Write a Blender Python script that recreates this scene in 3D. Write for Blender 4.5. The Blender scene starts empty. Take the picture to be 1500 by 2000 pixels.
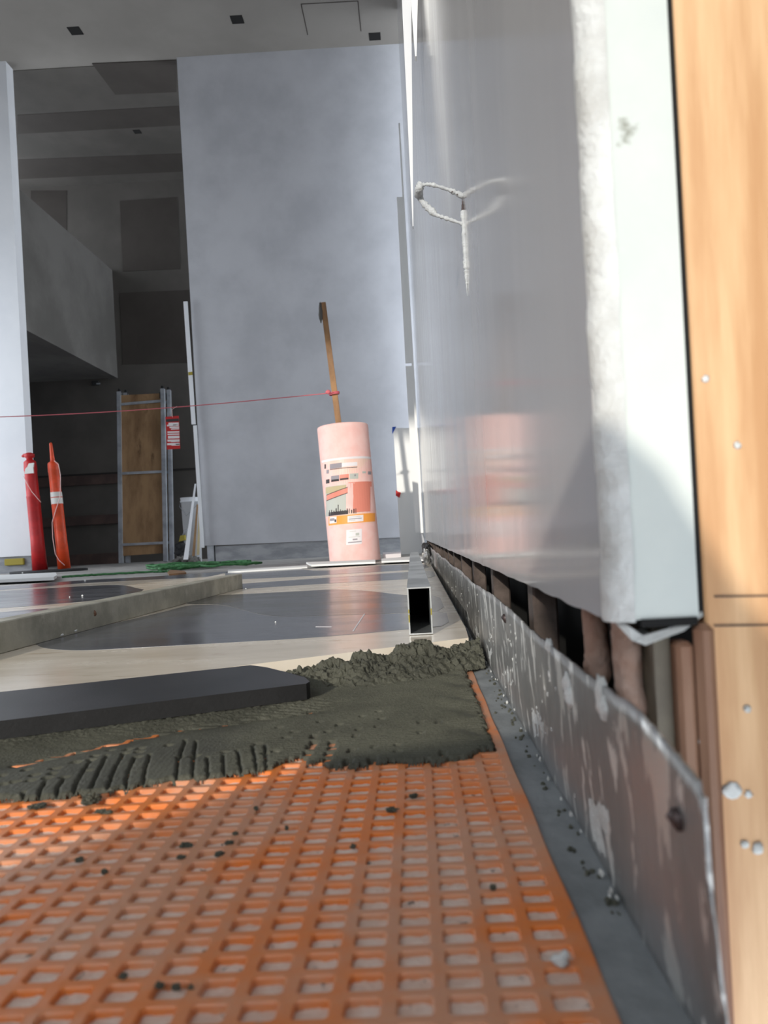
import bpy, math, random
import numpy as np
from mathutils import Vector, Matrix

random.seed(7)
sc = bpy.context.scene
C = sc.collection

# ---------------------------------------------------------------- camera
EYE = 0.155                       # eye above the finished tile surface (z = 0)
F_PX = 1500.0
ROLL, YAW = 0.052, math.radians(0.8)
CX, CY = 789.0, 1046.0            # pixel pierced by the optical axis (frame 1500 x 2000)
fwd = Vector((-math.sin(YAW), math.cos(YAW), 0))
rt0 = Vector((math.cos(YAW), math.sin(YAW), 0))
up0 = Vector((0, 0, 1))
RT = rt0 * math.cos(ROLL) - up0 * math.sin(ROLL)
UP = up0 * math.cos(ROLL) + rt0 * math.sin(ROLL)
cam_d = bpy.data.cameras.new('camera')
cam = bpy.data.objects.new('camera', cam_d)
C.objects.link(cam)
m = Matrix((RT, UP, -fwd)).transposed().to_4x4()
m.translation = Vector((0, 0, EYE))
cam.matrix_world = m
cam_d.sensor_fit = 'VERTICAL'
cam_d.sensor_height = 5.6
cam_d.sensor_width = 4.2
cam_d.lens = 4.2
cam_d.shift_x = -(CX - 750) / 2000
cam_d.shift_y = (CY - 1000) / 2000
cam_d.clip_start = 0.01
cam_d.dof.use_dof = True
cam_d.dof.focus_distance = 1.5
cam_d.dof.aperture_fstop = 1.75
sc.camera = cam
CAMP = Vector((0, 0, EYE))

def ray(px, py):
    return RT * ((px - CX) / F_PX) - UP * ((py - CY) / F_PX) + fwd
def at(px, py, Y):
    d = ray(px, py); return CAMP + d * (Y / d.y)
def atz(px, py, z):
    d = ray(px, py); return CAMP + d * ((z - EYE) / d.z)
def atx(px, py, X):
    d = ray(px, py); return CAMP + d * (X / d.x)

# ---------------------------------------------------------------- light
w = bpy.data.worlds.new('sky'); sc.world = w; w.use_nodes = True
nt = w.node_tree; bg = nt.nodes['Background']
bg.inputs[0].default_value = (0.87, 0.93, 1.0, 1); bg.inputs[1].default_value = 2.6
SUN_DIR = Vector((0.30, 1.0, -0.30)).normalized()
sd = bpy.data.lights.new('sun', 'SUN'); sd.energy = 1.85; sd.angle = math.radians(0.9)
sd.color = (1.0, 0.93, 0.82)
so = bpy.data.objects.new('sun', sd); C.objects.link(so)
so.rotation_euler = SUN_DIR.to_track_quat('-Z', 'Y').to_euler(); so.location = (-2, -8, 6)
def portal(name, loc, rot, sx, sy):
    a = bpy.data.lights.new(name, 'AREA'); a.shape = 'RECTANGLE'; a.size = sx; a.size_y = sy
    a.cycles.is_portal = True
    o = bpy.data.objects.new(name, a); C.objects.link(o); o.location = loc; o.rotation_euler = rot
sc.view_settings.view_transform = 'Standard'
sc.view_settings.look = 'None'
sc.view_settings.gamma = 1
sc.view_settings.use_curve_mapping = False
sc.view_settings.exposure = 0.60

# ---------------------------------------------------------------- materials
def srgb(r, g, b):
    f = lambda c: ((c / 255 + 0.055) / 1.055) ** 2.4 if c > 10 else c / 255 / 12.92
    return (f(r), f(g), f(b), 1)
MATS = {}
def mat(name, col, rough=0.8, metal=0.0, col2=None, scale=6.0, lo=0.35, hi=0.65, stretch=(1, 1, 1),
        bump=0.0, bscale=60.0, detail=5, spec=0.5, col3=None, scale3=40, lo3=.6, hi3=.7, bstretch=None,
        trans=0.0, sss=0.0, rough2=None):
    M = bpy.data.materials.new(name); M.use_nodes = True
    n = M.node_tree.nodes; l = M.node_tree.links; p = n['Principled BSDF']
    p.inputs['Base Color'].default_value = col; p.inputs['Roughness'].default_value = rough
    p.inputs['Metallic'].default_value = metal; p.inputs['Specular IOR Level'].default_value = spec
    if sss:
        p.inputs['Subsurface Weight'].default_value = sss
        p.inputs['Subsurface Radius'].default_value = (0.01, 0.004, 0.001)
        p.inputs['Subsurface Scale'].default_value = 0.4
    tc = n.new('ShaderNodeTexCoord')
    def noise(sc_, st, det=detail):
        mp = n.new('ShaderNodeMapping'); mp.inputs['Scale'].default_value = st
        l.new(tc.outputs['Object'], mp.inputs[0])
        nz = n.new('ShaderNodeTexNoise'); nz.inputs['Scale'].default_value = sc_
        nz.inputs['Detail'].default_value = det; nz.inputs['Roughness'].default_value = 0.6
        l.new(mp.outputs[0], nz.inputs[0]); return nz.outputs[0]
    def ramp(src, a, b):
        r = n.new('ShaderNodeMapRange'); r.inputs[1].default_value = a; r.inputs[2].default_value = b
        r.interpolation_type = 'SMOOTHSTEP'
        l.new(src, r.inputs[0]); return r.outputs[0]
    last = None
    if col2:
        f = ramp(noise(scale, stretch), lo, hi)
        mx = n.new('ShaderNodeMix'); mx.data_type = 'RGBA'
        mx.inputs[6].default_value = col; mx.inputs[7].default_value = col2
        l.new(f, mx.inputs[0]); last = mx.outputs[2]
        if rough2 is not None:
            mr = n.new('ShaderNodeMapRange'); mr.inputs[3].default_value = rough; mr.inputs[4].default_value = rough2
            l.new(f, mr.inputs[0]); l.new(mr.outputs[0], p.inputs['Roughness'])
    if col3:
        f = ramp(noise(scale3, stretch if not bstretch else bstretch), lo3, hi3)
        mx = n.new('ShaderNodeMix'); mx.data_type = 'RGBA'
        if last: l.new(last, mx.inputs[6])
        else: mx.inputs[6].default_value = col
        mx.inputs[7].default_value = col3; l.new(f, mx.inputs[0]); last = mx.outputs[2]
    if last: l.new(last, p.inputs['Base Color'])
    if bump:
        b = n.new('ShaderNodeBump'); b.inputs['Strength'].default_value = bump; b.inputs['Distance'].default_value = 0.004
        l.new(noise(bscale, bstretch or stretch, 6), b.inputs['Height']); l.new(b.outputs[0], p.inputs['Normal'])
    MATS[name] = M; return M

M_wall = mat('painted_plaster', srgb(172, 174, 180), .75, col2=srgb(188, 190, 196), scale=1.3, bump=.05, bscale=90)
M_wallw = mat('white_paint', srgb(214, 217, 222), .7, col2=srgb(222, 224, 228), scale=1.5)
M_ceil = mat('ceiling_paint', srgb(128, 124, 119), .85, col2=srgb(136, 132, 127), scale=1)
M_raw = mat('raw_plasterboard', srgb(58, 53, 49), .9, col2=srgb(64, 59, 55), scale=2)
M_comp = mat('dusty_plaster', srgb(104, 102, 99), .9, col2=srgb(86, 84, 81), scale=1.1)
M_far = mat('unpainted_shaded_plaster', srgb(86, 82, 78), .9, col2=srgb(74, 71, 67), scale=1.1)  # unpainted plaster, darkened to carry the shade of the recess
M_slab = mat('concrete_slab', srgb(150, 148, 145), .85, col2=srgb(182, 180, 176), scale=3, col3=srgb(105, 103, 100), scale3=14, lo3=.62, hi3=.7, bump=.2)
M_kerb = mat('grey_concrete', srgb(132, 135, 140), .85, col2=srgb(158, 160, 164), scale=5, bump=.2, stretch=(1, 1, 3))
M_beige = mat('beige_stone', srgb(222, 210, 192), .20, col2=srgb(230, 221, 206), scale=3.5, stretch=(1, 3, 1), col3=srgb(190, 172, 146), scale3=9, lo3=.58, hi3=.75, bump=.008, bscale=300, rough2=.28)
M_slate = mat('grey_slate', srgb(88, 91, 98), .17, col2=srgb(106, 109, 116), scale=3, stretch=(1, 3, 1), col3=srgb(124, 126, 130), scale3=7, lo3=.6, hi3=.8, bump=.006, bscale=300, rough2=.24)
M_slate2 = mat('dark_slate', srgb(66, 66, 65), .17, col2=srgb(82, 82, 80), scale=3, stretch=(1, 3, 1), bump=.006, bscale=300, rough2=.24)
M_basalt = mat('black_basalt', srgb(50, 52, 57), .42, col2=srgb(60, 62, 67), scale=8, bump=.1, bscale=400, col3=srgb(120, 120, 120), scale3=400, lo3=.74, hi3=.78)
M_cut = mat('wet_sawn_edge', srgb(13, 13, 14), .75, col2=srgb(22, 22, 23), scale=30, bump=.15, bscale=300)
M_mortar = mat('wet_mortar', srgb(86, 86, 74), .62, col2=srgb(72, 72, 62), scale=16, col3=srgb(104, 102, 90), scale3=260, lo3=.6, hi3=.72, bump=.5, bscale=500, spec=.4)
M_orange = mat('orange_plastic', srgb(222, 122, 46), .42, col2=srgb(204, 146, 112), scale=9, lo=.38, hi=.62, col3=srgb(160, 140, 125), scale3=32, lo3=.66, hi3=.76, bump=.15, bscale=250, sss=.15)
M_fill = mat('white_thinset', srgb(228, 200, 182), .9, col2=srgb(240, 220, 206), scale=70, col3=srgb(120, 105, 95), scale3=150, lo3=.62, hi3=.7, bump=.5, bscale=500)
M_plate = mat('galvanised_steel', srgb(178, 178, 178), .28, .62, col2=srgb(140, 140, 138), scale=7, stretch=(1, 1, .35), col3=srgb(222, 222, 218), scale3=34, lo3=.55, hi3=.59, bstretch=(1, 1.3, .5), bump=.35, bscale=60, rough2=.5)
M_alu = mat('brushed_aluminium', srgb(186, 190, 192), .34, .85, col2=srgb(160, 164, 166), scale=8, rough2=.45, bump=.05)
M_alud = mat('dirty_aluminium', srgb(190, 188, 174), .5, .25, col2=srgb(158, 156, 142), scale=12, col3=srgb(190, 188, 176), scale3=34, lo3=.58, hi3=.7, bump=.15, bscale=120)
M_gloss = mat('glossy_white_board', srgb(182, 180, 180), .10, col2=srgb(186, 184, 183), scale=5, stretch=(1, 1.6, .3), bump=.012, bscale=9, bstretch=(1, 2, .3), rough2=.14, spec=.75)
M_plast = mat('rough_white_plaster', srgb(218, 220, 218), .85, col2=srgb(196, 196, 192), scale=24, bump=.8, bscale=140)
M_endp = mat('white_board_end', srgb(206, 211, 205), .6, col2=srgb(196, 202, 198), scale=8, col3=srgb(120, 120, 105), scale3=26, lo3=.66, hi3=.74, bump=.06)
M_wood = mat('plywood_face', srgb(222, 182, 138), .55, col2=srgb(192, 146, 102), scale=16, stretch=(2.2, 1, .22), col3=srgb(222, 196, 172), scale3=14, lo3=.62, hi3=.75, bump=.12, bscale=90, bstretch=(3, 1, .3))
M_woodr = mat('stained_wood', srgb(112, 72, 50), .6, col2=srgb(138, 104, 82), scale=20, stretch=(4, 1, .3), col3=srgb(190, 165, 150), scale3=30, lo3=.62, hi3=.74, bump=.2)
M_ply = mat('weathered_ply', srgb(160, 128, 92), .75, col2=srgb(128, 98, 68), scale=4, stretch=(1.5, 1, .5), col3=srgb(96, 70, 46), scale3=5, lo3=.6, hi3=.72)
M_stick = mat('old_timber', srgb(172, 132, 92), .75, col2=srgb(128, 98, 72), scale=9, stretch=(1, 1, .4), col3=srgb(62, 46, 36), scale3=12, lo3=.62, hi3=.7)
M_brown = mat('dark_brown_timber', srgb(84, 66, 60), .8, col2=srgb(66, 52, 48), scale=4)
M_black = mat('black_void', srgb(14, 13, 12), .9)
M_rubber = mat('black_rubber', srgb(34, 35, 37), .7)
M_red = mat('red_plastic', srgb(196, 36, 38), .45, col2=srgb(170, 30, 34), scale=10)
M_oran2 = mat('orange_bollard_plastic', srgb(226, 74, 30), .45, col2=srgb(196, 66, 24), scale=9)
M_refl = mat('reflective_white', srgb(214, 214, 210), .5)
M_pink = mat('pink_foam', srgb(240, 192, 186), .6, col2=srgb(243, 204, 199), scale=12, bump=.1)
M_salmon = mat('salmon_print', srgb(222, 136, 118), .5)
M_peach = mat('peach_plastic_film', srgb(240, 206, 192), .35)
M_orband = mat('orange_print', srgb(240, 160, 70), .5)
M_paper = mat('white_paper', srgb(232, 228, 232), .6)
M_grey = mat('grey_print', srgb(150, 144, 152), .6)
M_dkprint = mat('dark_print', srgb(52, 46, 50), .6)
M_beigep = mat('beige_print', srgb(190, 176, 140), .6)
M_ltprint = mat('light_grey_print', srgb(186, 190, 184), .6)
M_foam = mat('white_foam', srgb(236, 238, 238), .7)
M_green = mat('green_rope', srgb(44, 104, 56), .7, col2=srgb(72, 132, 80), scale=40)
M_string = mat('pink_string', srgb(212, 110, 120), .7)
M_tape_b = mat('blue_tape', srgb(30, 80, 180), .6)
M_tape_r = mat('red_tape', srgb(190, 28, 30), .6)
M_yellow = mat('yellow_plastic', srgb(150, 136, 40), .6)
M_cord = mat('pale_cord', srgb(226, 190, 186), .6)
M_screed = mat('grey_screed', srgb(140, 144, 146), .85, col2=srgb(118, 122, 124), scale=14, bump=.2, bscale=200)
M_bitumen = mat('dirt', srgb(40, 38, 36), .9)
M_steel = mat('dull_steel', srgb(176, 180, 186), .45, .4, col2=srgb(146, 150, 156), scale=6)
M_rust = mat('rusty_nail_steel', srgb(92, 78, 76), .5, .4, col2=srgb(60, 50, 50), scale=60)
M_wirep = mat('plaster_coated_wire', srgb(202, 206, 208), .8, col2=srgb(184, 188, 192), scale=60, col3=srgb(90, 80, 78), scale3=110, lo3=.64, hi3=.68, bump=.6, bscale=300)
M_pave = mat('outside_paving', srgb(176, 170, 160), .9, col2=srgb(160, 156, 148), scale=2)
M_tile_side = M_beige

# ---------------------------------------------------------------- mesh helpers
class MB:
    def __init__(s): s.v = []; s.f = []; s.mi = []; s.k = 0
    def add(s, vs, fs):
        o = len(s.v); s.v += [tuple(v) for v in vs]; s.f += [tuple(i + o for i in f) for f in fs]; s.mi += [s.k] * len(fs)
        return s
    def box(s, a, b):
        x0, y0, z0 = a; x1, y1, z1 = b
        vs = [(x, y, z) for z in (z0, z1) for y in (y0, y1) for x in (x0, x1)]
        return s.add(vs, [(0, 2, 3, 1), (4, 5, 7, 6), (0, 1, 5, 4), (2, 6, 7, 3), (0, 4, 6, 2), (1, 3, 7, 5)])
    def bbox(s, a, b, c=.002):                      # box with chamfered edges
        x0, y0, z0 = [min(p, q) for p, q in zip(a, b)]; x1, y1, z1 = [max(p, q) for p, q in zip(a, b)]
        c = min(c, (x1 - x0) * .4, (y1 - y0) * .4, (z1 - z0) * .4)
        vs = []; idx = {}
        for i, x in enumerate((x0, x1)):
            for j, y in enumerate((y0, y1)):
                for k, z in enumerate((z0, z1)):
                    sx, sy, sz = (c if i == 0 else -c), (c if j == 0 else -c), (c if k == 0 else -c)
                    idx[i, j, k, 0] = len(vs); vs.append((x, y + sy, z + sz))
                    idx[i, j, k, 1] = len(vs); vs.append((x + sx, y, z + sz))
                    idx[i, j, k, 2] = len(vs); vs.append((x + sx, y + sy, z))
        fs = []
        for i in (0, 1): fs.append([idx[i, j, k, 0] for j, k in ((0, 0), (1, 0), (1, 1), (0, 1))])
        for j in (0, 1): fs.append([idx[i, j, k, 1] for i, k in ((0, 0), (1, 0), (1, 1), (0, 1))])
        for k in (0, 1): fs.append([idx[i, j, k, 2] for i, j in ((0, 0), (1, 0), (1, 1), (0, 1))])
        for i in (0, 1):
            for j in (0, 1):
                fs.append([idx[i, j, 0, 0], idx[i, j, 0, 1], idx[i, j, 1, 1], idx[i, j, 1, 0]])
                fs.append([idx[i, 0, j, 0], idx[i, 0, j, 2], idx[i, 1, j, 2], idx[i, 1, j, 0]])
                fs.append([idx[0, i, j, 1], idx[0, i, j, 2], idx[1, i, j, 2], idx[1, i, j, 1]])
                for k in (0, 1): fs.append([idx[i, j, k, 0], idx[i, j, k, 1], idx[i, j, k, 2]])
        return s.add(vs, fs)
    def beam(s, p, q, w, h, up=(0, 0, 1), end_w=None):
        p = Vector(p); q = Vector(q); d = (q - p).normalized(); u = Vector(up)
        r = d.cross(u).normalized(); u = r.cross(d).normalized()
        ww = end_w or w
        vs = [p + r * a * w / 2 + u * b * h / 2 for a, b in ((-1, -1), (1, -1), (1, 1), (-1, 1))] + \
             [q + r * a * ww / 2 + u * b * h / 2 for a, b in ((-1, -1), (1, -1), (1, 1), (-1, 1))]
        return s.add(vs, [(3, 2, 1, 0), (4, 5, 6, 7), (0, 1, 5, 4), (1, 2, 6, 5), (2, 3, 7, 6), (3, 0, 4, 7)])
    def prism(s, poly, ext):
        ext = Vector(ext); n = len(poly); P = [Vector(p) for p in poly]
        vs = P + [p + ext for p in P]
        fs = [tuple(range(n - 1, -1, -1)), tuple(range(n, 2 * n))] + [(i, (i + 1) % n, n + (i + 1) % n, n + i) for i in range(n)]
        return s.add(vs, fs)
    def tube(s, path, r, n=8, cap=True):
        path = [Vector(p) for p in path]; rs = r if hasattr(r, '__len__') else [r] * len(path)
        vs = []; ref = Vector((0, 0, 1))
        d0 = (path[1] - path[0]).normalized()
        if abs(d0.z) > .9: ref = Vector((0, 1, 0))
        for i, p in enumerate(path):
            d = (path[min(i + 1, len(path) - 1)] - path[max(i - 1, 0)]).normalized()
            a = d.cross(ref)
            if a.length < 1e-4: a = d.cross(Vector((1, 0, 0)))
            a.normalize(); b = a.cross(d).normalized()
            ref = b
            for k in range(n):
                t = 2 * math.pi * k / n; vs.append(p + (a * math.cos(t) + b * math.sin(t)) * rs[i])
        fs = [(i * n + k, i * n + (k + 1) % n, (i + 1) * n + (k + 1) % n, (i + 1) * n + k) for i in range(len(path) - 1) for k in range(n)]
        if cap: fs += [tuple(range(n - 1, -1, -1)), tuple(range((len(path) - 1) * n, len(path) * n))]
        return s.add(vs, fs)
    def blob(s, c, r, seed=0, amp=.35, lon=10, lat=7):
        rnd = random.Random(seed); vs = []; fs = []
        c = Vector(c); r = Vector(r)
        vs.append(c + Vector((0, 0, -r.z)))
        for i in range(1, lat):
            th = math.pi * i / lat
            for k in range(lon):
                ph = 2 * math.pi * k / lon; q = 1 + rnd.uniform(-amp, amp)
                vs.append(c + Vector((r.x * math.sin(th) * math.cos(ph) * q, r.y * math.sin(th) * math.sin(ph) * q, -r.z * math.cos(th) * (q if i > lat / 2 else 1))))
        vs.append(c + Vector((0, 0, r.z)))
        for k in range(lon): fs.append((0, 1 + (k + 1) % lon, 1 + k))
        for i in range(lat - 2):
            for k in range(lon):
                a = 1 + i * lon + k; b = 1 + i * lon + (k + 1) % lon; fs.append((a, b, b + lon, a + lon))
        L = len(vs) - 1; o = 1 + (lat - 2) * lon
        for k in range(lon): fs.append((o + k, o + (k + 1) % lon, L))
        return s.add(vs, fs)
    def obj(s, name, mats, parent=None, smooth=False, fixn=True):
        me = bpy.data.meshes.new(name)
        base = Vector((0, 0, 0))
        if parent is None and len(s.v):
            xs = [v[0] for v in s.v]; ys = [v[1] for v in s.v]; zs = [v[2] for v in s.v]
            base = Vector(((min(xs) + max(xs)) / 2, (min(ys) + max(ys)) / 2, min(zs)))
            inv = Matrix.Translation(-base)
        else:
            inv = parent.get('_m'); inv = wm(parent).inverted()
        me.from_pydata([inv @ Vector(v) for v in s.v], [], s.f); me.validate()
        mats = mats if isinstance(mats, (list, tuple)) else [mats]
        for mm in mats: me.materials.append(mm)
        if len(mats) > 1: me.polygons.foreach_set('material_index', s.mi)
        if fixn:
            import bmesh
            bm = bmesh.new(); bm.from_mesh(me); bmesh.ops.recalc_face_normals(bm, faces=bm.faces); bm.to_mesh(me); bm.free()
        if smooth: me.shade_smooth() if smooth is True else me.shade_auto_smooth(angle=smooth) if hasattr(me, 'shade_auto_smooth') else me.shade_smooth()
        o = bpy.data.objects.new(name, me); C.objects.link(o)
        if parent is not None: o.parent = parent
        else: o.location = base
        return o
def wm(o):
    M = o.matrix_basis.copy()
    while o.parent: o = o.parent; M = o.matrix_basis @ M
    return M
def tag(o, label, cat, group=None, kind=None):
    o['label'] = label; o['category'] = cat
    if group: o['group'] = group
    if kind: o['kind'] = kind
    return o
def thing(name, loc, label, cat, group=None, rot=None):
    o = bpy.data.objects.new(name, None); o.empty_display_size = .05; C.objects.link(o); o.location = loc
    if rot is not None: o.rotation_mode = 'QUATERNION'; o.rotation_quaternion = rot
    return tag(o, label, cat, group)
def struct(o): o['kind'] = 'structure'; return o

# numpy value noise
def vnoise(x, y, seed=0):
    xi = np.floor(x).astype(np.int64); yi = np.floor(y).astype(np.int64); xf = x - xi; yf = y - yi
    def h(a, b):
        n = (a * 374761393 + b * 668265263 + seed * 982451653) & 0xffffffff
        n = ((n ^ (n >> 13)) * 1274126177) & 0xffffffff
        return ((n ^ (n >> 16)) & 0xffff) / 65535.0
    u = xf * xf * (3 - 2 * xf); v = yf * yf * (3 - 2 * yf)
    return (h(xi, yi) * (1 - u) + h(xi + 1, yi) * u) * (1 - v) + (h(xi, yi + 1) * (1 - u) + h(xi + 1, yi + 1) * u) * v
def fbm(x, y, o=4, seed=0):
    t = 0; a = .5; s = 0
    for i in range(o): t = t + a * vnoise(x * 2 ** i, y * 2 ** i, seed + i * 17); s += a; a *= .55
    return t / s
def grid_obj(name, X, Y, Z, keep, mt, parent=None, flatshade=False):
    ny, nx = X.shape
    idx = np.arange(nx * ny).reshape(ny, nx)
    k = keep[:-1, :-1] & keep[1:, :-1] & keep[:-1, 1:] & keep[1:, 1:]
    q = np.stack([idx[:-1, :-1][k], idx[:-1, 1:][k], idx[1:, 1:][k], idx[1:, :-1][k]], 1)
    used = np.unique(q); rm = np.zeros(nx * ny, int); rm[used] = np.arange(len(used)); q = rm[q]
    V = np.stack([X.ravel(), Y.ravel(), Z.ravel()], 1)[used]
    if parent is None: base = np.array([(V[:, 0].min() + V[:, 0].max()) / 2, (V[:, 1].min() + V[:, 1].max()) / 2, V[:, 2].min()])
    else: base = np.array(wm(parent).translation)
    me = bpy.data.meshes.new(name); me.from_pydata((V - base).tolist(), [], q.tolist())
    me.materials.append(mt)
    if not flatshade: me.shade_smooth()
    o = bpy.data.objects.new(name, me); C.objects.link(o)
    if parent is None: o.location = base
    else: o.parent = parent
    return o

# ================================================================= STRUCTURE
YB = 7.4                                # back wall plane
MAT_Z = -0.026                          # top of the orange mat
HC = at(345, 112, YB).z                 # ceiling height
XL = -5.2; XR = 0.090                   # left outer wall / right wall plane
# slabs
mb = MB().box((XL, -2.2, -.2), (XR + .006, 4.0, MAT_Z - .006)); struct(mb.obj('floor_slab', M_screed))
mb = MB().box((XL, 4.0, -.2), (1.2, 10.0, -.012)); struct(mb.obj('floor', M_slab))
mb = MB().box((-30, -30, -.35), (12, -2.2, -.15)); struct(mb.obj('ground_paving', M_pave))
# ceiling
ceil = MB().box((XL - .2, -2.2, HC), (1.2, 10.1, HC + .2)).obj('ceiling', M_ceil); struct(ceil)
def ceil_panel(name, pts, mt, th=.009):
    MB().prism([atz(x, y, HC - th) for x, y in pts], (0, 0, th)).obj(name, mt, ceil)
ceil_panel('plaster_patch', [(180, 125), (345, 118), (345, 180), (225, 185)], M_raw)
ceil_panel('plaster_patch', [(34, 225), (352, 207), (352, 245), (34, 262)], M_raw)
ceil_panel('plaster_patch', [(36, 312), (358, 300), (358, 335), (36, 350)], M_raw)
for (x, y, wx) in ((147, 60, 11), (463, 38, 10), (732, 71, 8.5), (268, 257, 5)):
    HC_ = HC if y < 200 else HC - .006; p = atz(x, y, HC_); hw = .055 if y < 200 else .04
    mb = MB(); c = .006
    mb.box((p.x - hw, p.y - hw, HC_ - .003), (p.x + hw, p.y - hw + c, HC + .02)); mb.box((p.x - hw, p.y + hw - c, HC_ - .003), (p.x + hw, p.y + hw, HC + .02))
    mb.box((p.x - hw, p.y - hw, HC_ - .003), (p.x - hw + c, p.y + hw, HC + .02)); mb.box((p.x + hw - c, p.y - hw, HC_ - .003), (p.x + hw, p.y + hw, HC + .02))
    mb.box((p.x - hw + c, p.y - hw + c, HC_ - .0015), (p.x + hw - c, p.y + hw - c, HC + .02))
    mb.obj('light_cutout', M_black, ceil)
q = [atz(*p, HC - .001) for p in ((588, 8), (601, 68), (705, 61), (699, 2))]
for a, b in ((0, 1), (3, 2), (0, 3)):
    MB().beam(q[a], q[b], .008, .003).obj('hatch_joint', M_raw, ceil)
# back wall (main panel), kerb, left block
A = at(345, 112, YB); B = at(399, 1066, YB); ZG = B.z
mb = MB().prism([(A.x, YB, HC), (B.x, YB, B.z), (1.1, YB, at(800, 1051, YB).z), (1.1, YB, HC)], (0, .12, 0))
struct(mb.obj('wall_back', M_wall))
mb = MB().box((B.x + .1, YB + .015, -.012), (1.1, YB + .11, B.z - .012)); struct(mb.obj('trim_1', M_kerb))
mb = MB().box((B.x + .02, YB + .02, -.012), (B.x + .085, YB + .1, B.z)); struct(mb.obj('trim_2', M_steel))
YL = 7.3
a0, a1 = at(12, 135, YL), at(62, 1085, YL)
mb = MB().prism([(a0.x, YL, HC), (a1.x, YL, a1.z), (XL, YL, a1.z), (XL, YL, HC)], (0, .13, 0)); struct(mb.obj('wall_left_return', M_wallw))
mb = MB().box((XL, YL + .02, -.012), (a1.x - .02, YL + .12, a1.z)); struct(mb.obj('trim_3', M_kerb))
mb = MB(); p0, p1 = at(8, 1092, YL - .01), at(46, 1103, YL - .01); mb.bbox((p0.x, YL - .012, p1.z), (p1.x, YL + .02, p0.z), .005)
tag(mb.obj('foam_block', M_yellow), 'dull yellow foam packer in the gap under the left white wall', 'packer')
# recess behind
YF = 9.85
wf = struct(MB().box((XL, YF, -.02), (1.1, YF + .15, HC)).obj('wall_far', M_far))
def fpanel(pts, mt, parent=wf, Y=YF, th=.006, name='plasterboard_patch'):
    return MB().prism([at(x, y, Y - th) for x, y in pts], (0, th, 0)).obj(name, mt, parent)
fpanel([(234, 392), (346, 385), (352, 525), (240, 530)], M_raw)
fpanel([(234, 572), (372, 566), (374, 708), (240, 712)], M_raw)
fpanel([(60, 372), (130, 372), (130, 500), (60, 470)], M_raw)
struct(MB().box((XL, YL + .15, HC - .006), (1.1, YF, HC - .0002)).obj('ceiling_recess_shade', M_far))  # dark slab under the ceiling, recess shade put into its colour
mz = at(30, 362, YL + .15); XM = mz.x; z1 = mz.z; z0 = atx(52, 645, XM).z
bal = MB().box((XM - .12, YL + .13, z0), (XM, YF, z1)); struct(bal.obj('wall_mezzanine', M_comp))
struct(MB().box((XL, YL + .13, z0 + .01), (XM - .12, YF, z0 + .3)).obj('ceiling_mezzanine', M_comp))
# rails on far wall below the mezzanine
for (y0, y1, x1) in ((930, 944, 236), (1008, 1022, 236)):
    p0 = at(40, y0, YF); p1 = at(x1, y1, YF)
    struct(MB().bbox((p0.x - .5, YF - .04, p1.z), (p1.x, YF, p0.z - .04)).obj('trim_4' if y0 < 1000 else 'trim_5', M_brown))
p0 = at(120, 920, YF); p1 = at(390, 915, YF)
MB().box((p0.x - .5, YF - .008, p1.z - .012), (p1.x, YF, p1.z + .012)).obj('board_joint', M_bitumen, wf)
struct(MB().box((XL, YF - .03, -.012), (at(235, 1080, YF).x, YF, .13)).obj('baseboard_far', M_brown))
p = at(187, 749, YF)
mb = MB().bbox((p.x - .045, YF - .03, p.z - .03), (p.x + .045, YF, p.z + .03), .004)
sb = tag(mb.obj('junction_box', M_rubber), 'small black electrical box high on the dark far wall', 'electrical box')
MB().bbox((p.x + .02, YF - .034, p.z - .02), (p.x + .07, YF - .028, p.z - .002), .001).obj('cover', M_steel, sb)
# outer shell: left side (with a wide opening), rear facade
struct(MB().box((-6, -3.1, 4.3), (3, -2.2, 4.4)).obj('sky_blocker', M_pave))  # added overhang out of view, cuts sky light on the near floor
struct(MB().box((-20, -8.3, -.3), (12, -8.0, 1.9)).obj('wall_sun_blocker', M_pave))  # added wall out of view, blocks low light from behind
struct(MB().box((XL - .2, -2.2, 3.2), (XL, 7.3, HC)).box((XL - .2, 7.1, -.2), (XL, 10.0, 3.2)).box((XL - .2, -2.2, -.2), (XL, 3.6, 3.2)).obj('wall_left', M_wall))
struct(MB().box((XL, -2.2, 3.72), (1.2, -2.0, HC)).box((XL, -2.2, -.2), (-2.95, -2.0, 3.72)).box((-.28, -2.2, -.2), (1.2, -2.0, 3.72)).obj('wall_rear', M_wall))
struct(MB().box((.45, -2.2, -.2), (.6, .372, 3.72)).box((XR + .125, .373, -.2), (.6, .5, HC)).obj('wall_light_blocker', M_wall))  # added walls out of view, keep light off the near end
# ---------------- right wall
YE = .352; ZBD = .111; YWE = 6.9
BT = .0375                                # thickness
def rgrid():
    mb = MB()
    return mb
wr = thing('wall_right', (XR, YE, 0), '', ''); del wr['label']; del wr['category']; struct(wr)
# glossy face: one long board with slightly wavy lower edge
mb = MB(); ys = [YE + .012 + (YWE - YE) * (i / 90) ** 1.6 for i in range(91)]
rnd = random.Random(3)
lo = [ZBD + rnd.uniform(-.0008, .0008) for y in ys]
vs = []
for y, z in zip(ys, lo): vs += [(XR - .003, y, z), (XR - .003, y, HC), (XR + BT, y, z), (XR + BT, y, HC)]
fs = []
for i in range(90):
    a = i * 4; b = a + 4
    fs += [(a, b, b + 1, a + 1), (a + 2, a + 3, b + 3, b + 2), (a, a + 2, b + 2, b)]
fs += [(0, 1, 3, 2), (360, 362, 363, 361)]
mb.add(vs, fs); mb.obj('gloss_board', M_gloss, wr)
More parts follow.
